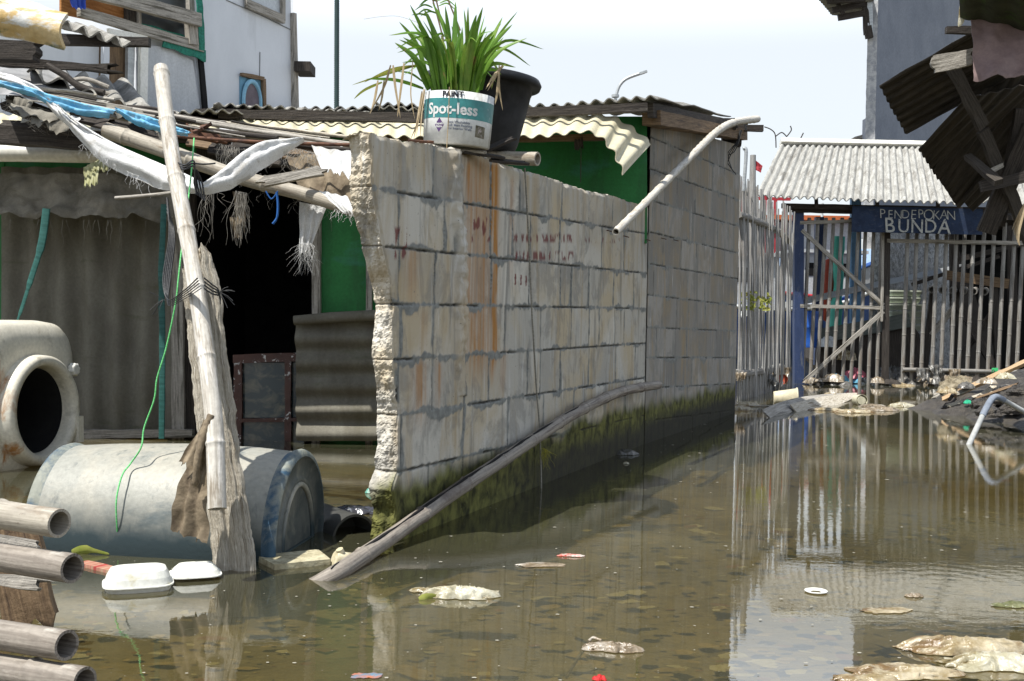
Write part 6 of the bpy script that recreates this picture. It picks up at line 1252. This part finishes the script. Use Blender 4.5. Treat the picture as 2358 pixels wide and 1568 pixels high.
mb = MB(); c = P(1802, 873, 14.0); mb.loft([[c + V((r * math.cos(k * PI / 12), z, r * math.sin(k * PI / 12))) for k in range(24)] for r, z in ((.0, 0.01), (.06, 0), (.065, -.01))]); one('red_disc', 'round red lid stuck at the foot of the stick fence', 'lid', mb, plain('lid_red', (.4, .07, .03)))

# ================================================================== BEHIND THE GATE
mb = MB(); A = path_px([(1700, 727, 16.4), (1840, 697, 16.9), (2040, 652, 17.6), (2215, 616, 18.2)])
mb.grid([[p + V((0, dy, dz)) for dy, dz in ((0, .06), (.0, -.02), (-.05, -.04), (-.06, -.015), (-.065, -.04))] for p in cat(A, 4)]); o_ = one('metal_gutter', 'long galvanised gutter leaning up behind the gate', 'gutter', mb, galv); md = o_.modifiers.new('t', 'SOLIDIFY'); md.thickness = .004
mb = MB(); c = P(1906, 735, 18); mb.loft([[c + V((r * math.cos(k * PI / 10), .6 * r * math.sin(k * PI / 10), z)) for k in range(20)] for r, z in ((.02, -.05), (.09, 0), (.12, .2), (.125, .5), (.11, .8), (.06, .98), (.02, 1.0))]); one('red_buoy', 'long red fender hanging upright behind the gate', 'fender', mb, plain('fender_red', (.36, .06, .03), .5))
mb = MB(); A = path_px([(1925, 885, 17.9), (1921, 760, 17.9), (1926, 700, 17.9), (1931, 650, 17.9), (1929, 590, 17.9), (1930, 545, 17.9)]); mb.tube(cat(A, 5), [.14] * 6 + [.11] * 5 + [.075] * 5 + [.085] * 5 + [.11] * 5, 12); one('teal_prow', 'teal painted boat prow standing up behind the gate', 'boat prow', mb, M('teal_paint', (.07, .36, .28), (.11, .46, .36), (6, 6, 3), c3=(.05, .12, .3), s3=(2, 2, 2), t3=(.6, .62)))
bb = thing('blue_drum', 'bright blue drum behind the left side of the gate', 'drum', P(1860, 800, 17)); mb = MB(); c = P(1862, 800, 17)
mb.loft([[c + V((r * math.cos(k * PI / 14), r * math.sin(k * PI / 14), z)) for k in range(28)] for r, z in ((.17, 0), (.175, .02), (.165, .05), (.165, .3), (.172, .31), (.165, .33), (.16, .52), (.15, .57), (.0, .57))]); part(bb, 'body', mb, plain('drum_blue', (.02, .10, .42), .4)); mb = MB(); mb.tube([c + V((.05, -.05, .57)), c + V((.05, -.05, .60))], .03, 12); part(bb, 'bung', mb, whitePlastic)
fs = [(2050, 755, 2128), (2048, 739, 2132), (2052, 723, 2130), (2048, 707, 2131), (2049, 691, 2126), (2051, 675, 2128), (2110, 668, 2138)]
for i, (x0, y, x1) in enumerate(fs[:6]):
    mb = MB(); a, b = P(x0, y, 18.2), P(x1, y, 18.2); c = (a + b) / 2 + V((0, .25, 0)); hw = (b.x - a.x) / 2; Hh = .050
    mb.loft([[c + V((x, yy, z)) for x, yy in sup(hw - ins, .22 - ins, 8, 24)] for z, ins in ((-Hh, .03), (Hh * .5, .0), (Hh, .0), (Hh, .02))], smooth=False); mb.poly([c + V((x, yy, Hh)) for x, yy in sup(hw - .02, .2, 8, 24)])
    one('foam_crate', ('lowest pale foam crate in the stack behind the gate', 'second lowest pale foam crate in the stack behind the gate', 'third lowest pale foam crate behind the gate', 'third pale foam crate from the top behind the gate', 'second pale foam crate from the top behind the gate', 'topmost pale foam crate in the stack behind the gate')[i], 'crate', mb, foamGreen, 'foam crates stacked behind the gate')
mb = MB(); A = [P(1888, 772, 17.0), P(2092, 736, 17.0), P(2118, 770, 17.0), P(2125, 880, 17.0), P(1930, 884, 17.0), P(1885, 830, 17.0)]; B = [p + V((.2, 1.6, 0)) for p in A]
mb.poly(A)
for i in range(6): j = (i + 1) % 6; mb.poly([A[i], B[i], B[j], A[j]])
bt = thing('old_boat', 'dark wooden boat hull lying behind the gate litter', 'boat', P(2000, 884, 17.2)); part(bt, 'hull', mb, woodDark)
mb = MB(); mb.plank(P(1884, 774, 16.94), P(2094, 737, 16.94), .22, .05, V((0, -1, .2)), ns=10); part(bt, 'gunwale', mb, M('wood_green_grey', (.07, .085, .075), (.12, .13, .12), (60, 4, 1), 'UV', .8, .5))
# trestle, planks and the dark shed behind the fence
tr = thing('trestle', 'dark timber trestle with crossed legs behind the slat fence', 'trestle', P(2240, 880, 17.0))
for p, q, w_, m, nm in (((2178, 633), (2322, 654), .15, woodBrown, 'top_board'), ((2300, 700), (2170, 880), .09, woodDark, 'leg'), ((2195, 680), (2310, 880), .12, woodDark, 'leg'), ((2212, 690), (2120, 800), .09, woodGrey, 'leg'), ((2150, 660), (2125, 880), .10, woodDark, 'leg'), ((2290, 660), (2300, 880), .1, woodDark, 'leg')):
    mb = MB(); mb.plank(P(*p, 17.0 + R.uniform(-.15, .15)), P(*q, 17.0 + R.uniform(-.15, .15)), w_, .05, V((0, -1, 0)), ns=8); part(tr, nm, mb, m)
for k in range(6):
    one('stacked_bamboo', 'bamboo pole end lying in the row on top of the trestle', 'bamboo', bamboo_mb([P(2146 + k * 24, 667 + k, 16.7), P(2150 + k * 24, 664 + k, 18.4)], .055, .05, .5, .2, seg=10), slatM, 'row of bamboos on the trestle')
sh = thing('dark_shed', 'dark open shed filling the space behind the slat fence at right', 'shed', P(2280, 880, 18.5))
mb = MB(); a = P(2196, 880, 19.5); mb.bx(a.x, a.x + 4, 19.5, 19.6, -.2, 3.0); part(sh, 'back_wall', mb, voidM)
mb = MB(); mb.bx(a.x - .1, a.x + 4, 17.8, 19.5, 2.62, 2.7); part(sh, 'roof', mb, woodDark); mb = MB(); mb.bx(a.x + 2.2, a.x + 2.3, 16.2, 19.5, -.2, 3.0); part(sh, 'side_wall', mb, woodDark)
for p, q, w_, m in (((2196, 520), (2200, 880), .14, woodDark), ((2330, 520), (2332, 880), .14, woodDark), ((2196, 600), (2360, 560), .08, woodDark), ((2100, 655), (2300, 590), .06, woodDark)): mb = MB(); mb.plank(P(*p, 17.7), P(*q, 17.7), w_, .06, V((0, -1, 0)), ns=6); part(sh, 'timber', mb, m)
# litter piled at the foot of the gate
R = random.Random(31); pal = [filmG, filmB, filmW, plain('litter_blue', (.15, .42, .6), .3), plain('litter_pink', (.5, .12, .16), .4), plain('litter_white', (.6, .62, .62), .3), filmO]
labs = ['grey bag heap', 'brown bag', 'pale film', 'clear blue bottle shape', 'pink bag', 'white wrapper', 'ochre film']
spots = ((2052, 872, .55, .30, 0), (2075, 880, .3, .2, 0), (2000, 878, .35, .12, 5), (1968, 862, .35, .18, 4), (1925, 868, .38, .12, 3), (1980, 872, .45, .10, 3), (1905, 876, .35, .1, 5), (2020, 884, .4, .12, 6), (1880, 880, .3, .08, 2), (1960, 882, .4, .10, 1), (2110, 880, .35, .12, 1), (2180, 880, .4, .10, 0), (2240, 884, .35, .1, 1), (2290, 880, .3, .1, 2), (1905, 790, .25, .2, 5), (1950, 820, .3, .18, 6))
where = ('under the gate stile', 'just right of the gate stile', 'left of the gate stile', 'low behind the middle of the gate', 'behind the left of the gate', 'below the pink bag', 'near the blue gate post', 'at the gate waterline', 'at the foot of the blue post', 'under the middle gate slats', 'under the first fence slats', 'under the middle fence slats', 'under the right fence slats', 'under the far right fence slats', 'beside the blue drum', 'on the dark boat edge')
for i in range(34):
    x = R.uniform(1868, 2330); one('gate_debris', 'small dull brown or grey scrap in the debris line at the gate foot', 'debris', crumple(P(x, R.uniform(872, 886), GZ - R.uniform(-.2, .35)) - V((0, 0, .03)), R.uniform(.12, .4), R.uniform(.1, .25), R.uniform(.03, .16), R.uniform(-1, 1), 200 + i * 1.7, nu=14, nv=10, pw=.4), (filmG, filmB, filmG, filmB, filmO, woodDark)[i % 6], 'debris line at the foot of the gate')
for i, (x, y, w_, h_, mi) in enumerate(spots):
    Zt = GZ + R.uniform(.1, .5) if y > 840 else 16.8; one('litter', labs[mi] + ' ' + where[i], 'litter', crumple(P(x, y, Zt) - V((0, 0, .06)), w_, .25, h_, R.uniform(-.4, .4), 90 + i, nu=26, nv=16, pw=.4), pal[mi], 'litter at the foot of the gate')

# ================================================================== HARBOUR FAR BEHIND THE FENCE
def boat(name, lab, x, y, Z, L, hh, m1, m2, m3, rot=0.0):
    c = P(x, y, Z); c.z = 0; t = thing(name, lab, 'boat', c); d = V((math.cos(rot), math.sin(rot), 0)); s = V((-d.y, d.x, 0)); mb = MB(); rows = []
    for i in range(17):
        u = i / 16 * 2 - 1; wdt = L * .16 * (1 - max(0, u) ** 2.2) * (1 - .3 * max(0, -u) ** 3); sh = hh * (1 + .5 * max(0, u) ** 2 + .15 * u * u); p = c + d * (u * L / 2)
        rows.append([p - s * wdt + V((0, 0, sh)), p - s * wdt * .95 + V((0, 0, sh * .7)), p - s * wdt * .6 + V((0, 0, -.2)), p + s * wdt * .6 + V((0, 0, -.2)), p + s * wdt * .95 + V((0, 0, sh * .7)), p + s * wdt + V((0, 0, sh))])
    mb.grid(rows, close=False); mb.grid([[r[0] - V((0, 0, .15)), r[-1] - V((0, 0, .15))] for r in rows]); part(t, 'hull', mb, m1)
    mb = MB()
    for k in (0, -1): mb.tube([r[k] for r in rows], .06, 6)
    part(t, 'gunwale', mb, m2)
    mb = MB(); p = c - d * L * .15 + V((0, 0, hh)); mb.box(p + V((0, 0, .7)), d * L * .14, s * L * .09, V((0, 0, .7))); mb.box(p + V((0, 0, 1.45)), d * L * .17, s * L * .11, V((0, 0, .05))); cabin = part(t, 'cabin', mb, m3)
    mb = MB(); 
    for q in (-.07, 0, .07): mb.box(p + d * (L * q) - s * (L * .0905) + V((0, 0, .9)), d * .22, s * .01, V((0, 0, .2)))
    mb.build('window', voidM, cabin)
    mb = MB(); mb.tube([p + V((0, 0, 1.5)), p + V((0, 0, 3.0))], .04, 6); part(t, 'mast', mb, m3); return t
pb, pr_, pw_ = plain('boat_blue', (.03, .09, .30)), plain('boat_red', (.42, .04, .05)), plain('boat_white', (.62, .64, .64))
boat('moored_boat', 'blue hulled boat with white cabin moored behind the stick fence', 1770, 760, 30, 7, 1.3, pb, pw_, pw_, .2)
boat('moored_boat', 'white hulled boat with blue trim farther behind the stick fence', 1735, 760, 40, 10, 2.2, pw_, pb, pw_, -.1)
boat('moored_boat', 'blue and red boat seen between the gate slats', 1960, 760, 34, 7, 1.7, pb, pr_, pw_, .15)
hb = thing('harbour_hut', 'red framed white hut on stilts rising behind the stick fence', 'hut', P(1742, 760, 36)); c = P(1742, 760, 36); c.z = 0
mb = MB(); mb.bx(c.x - .2, c.x + 3.2, 36, 38, 3.3, 4.3); part(hb, 'wall', mb, pw_)
mb = MB()
for k in range(5): mb.bx(c.x - .6 + k * .35, c.x - .5 + k * .35, 35.8, 35.9, 2.2, 5.6 - k * .2)
for z in (3.2, 4.4, 5.0): mb.bx(c.x - .6, c.x + 1.0, 35.84, 35.94, z, z + .1)
part(hb, 'frame', mb, pr_)
mb = MB(); mb.bx(c.x + .2, c.x + 3.6, 35.6, 38.2, 4.35, 4.5); part(hb, 'roof', mb, plain('hut_roof', (.55, .15, .05)))
mb = rag(P(1735, 365, 33), P(1756, 382, 33), P(1752, 398, 33), P(1733, 388, 33), fold=.05, sd=3, nu=8, nv=8); one('red_flag', 'small red and white flag behind the top of the stick fence', 'flag', mb, pr_)
for i, (x, m_, lab) in enumerate(((1990, pw_, 'low white harbour shed seen between the gate slats'), (1700, pw_, 'long pale harbour shed far behind the stick fence'))):
    c = P(x, 700, 60); t = thing('harbour_shed', lab, 'shed', V((c.x, c.y, 0))); mb = MB(); mb.bx(c.x - 8, c.x + 8, c.y, c.y + 4, 0, 3.2 + i); part(t, 'wall', mb, m_); mb = MB(); mb.poly([V((c.x - 8.5, c.y - .5, 3.2 + i)), V((c.x + 8.5, c.y - .5, 3.2 + i)), V((c.x + 8.5, c.y + 2, 4.4 + i)), V((c.x - 8.5, c.y + 2, 4.4 + i))]); part(t, 'roof', mb, plain('shed_roof%d' % i, (.25, .35, .5)))
# street lamp, twigs
sl = thing('street_lamp', 'curved grey street lamp rising far behind the roof', 'street lamp', V((P(1418, 225, 40).x, P(1418, 225, 40).y, 0)))
mb = MB(); b = P(1417, 232, 40); b2 = V((b.x, b.y, 0)); mb.tube([b2, b], .09, 8); mb.tube(cat(path_px([(1417, 234, 40), (1420, 215, 40), (1428, 195, 40), (1445, 180, 40), (1484, 166, 40)]), 6), .06, 8); mb.tube(path_px([(1417, 224, 40), (1417, 218, 40)]), .14, 8); part(sl, 'pole', mb, galv)
mb = MB(); mb.plank(P(1472, 170, 40), P(1490, 164, 40), .14, .08, V((0, 0, -1)), ns=3); part(sl, 'lamp_head', mb, galv)
mb = MB()
for l in ([(1787, 340, 22), (1785, 310, 22), (1775, 298, 22), (1760, 292, 22)], [(1786, 314, 22), (1800, 305, 22), (1812, 315, 22)], [(1812, 314, 22), (1822, 300, 22), (1820, 290, 22)]): cord(l, .012, mb=mb)
one('antenna', 'thin bent wire antenna above the left end of the gate roof', 'antenna', mb, woodDark)
one('twig', 'short bare twig above the gate roof, right of the antenna', 'twig', cord([(1838, 330, 22), (1850, 306, 22)], .012), woodDark)
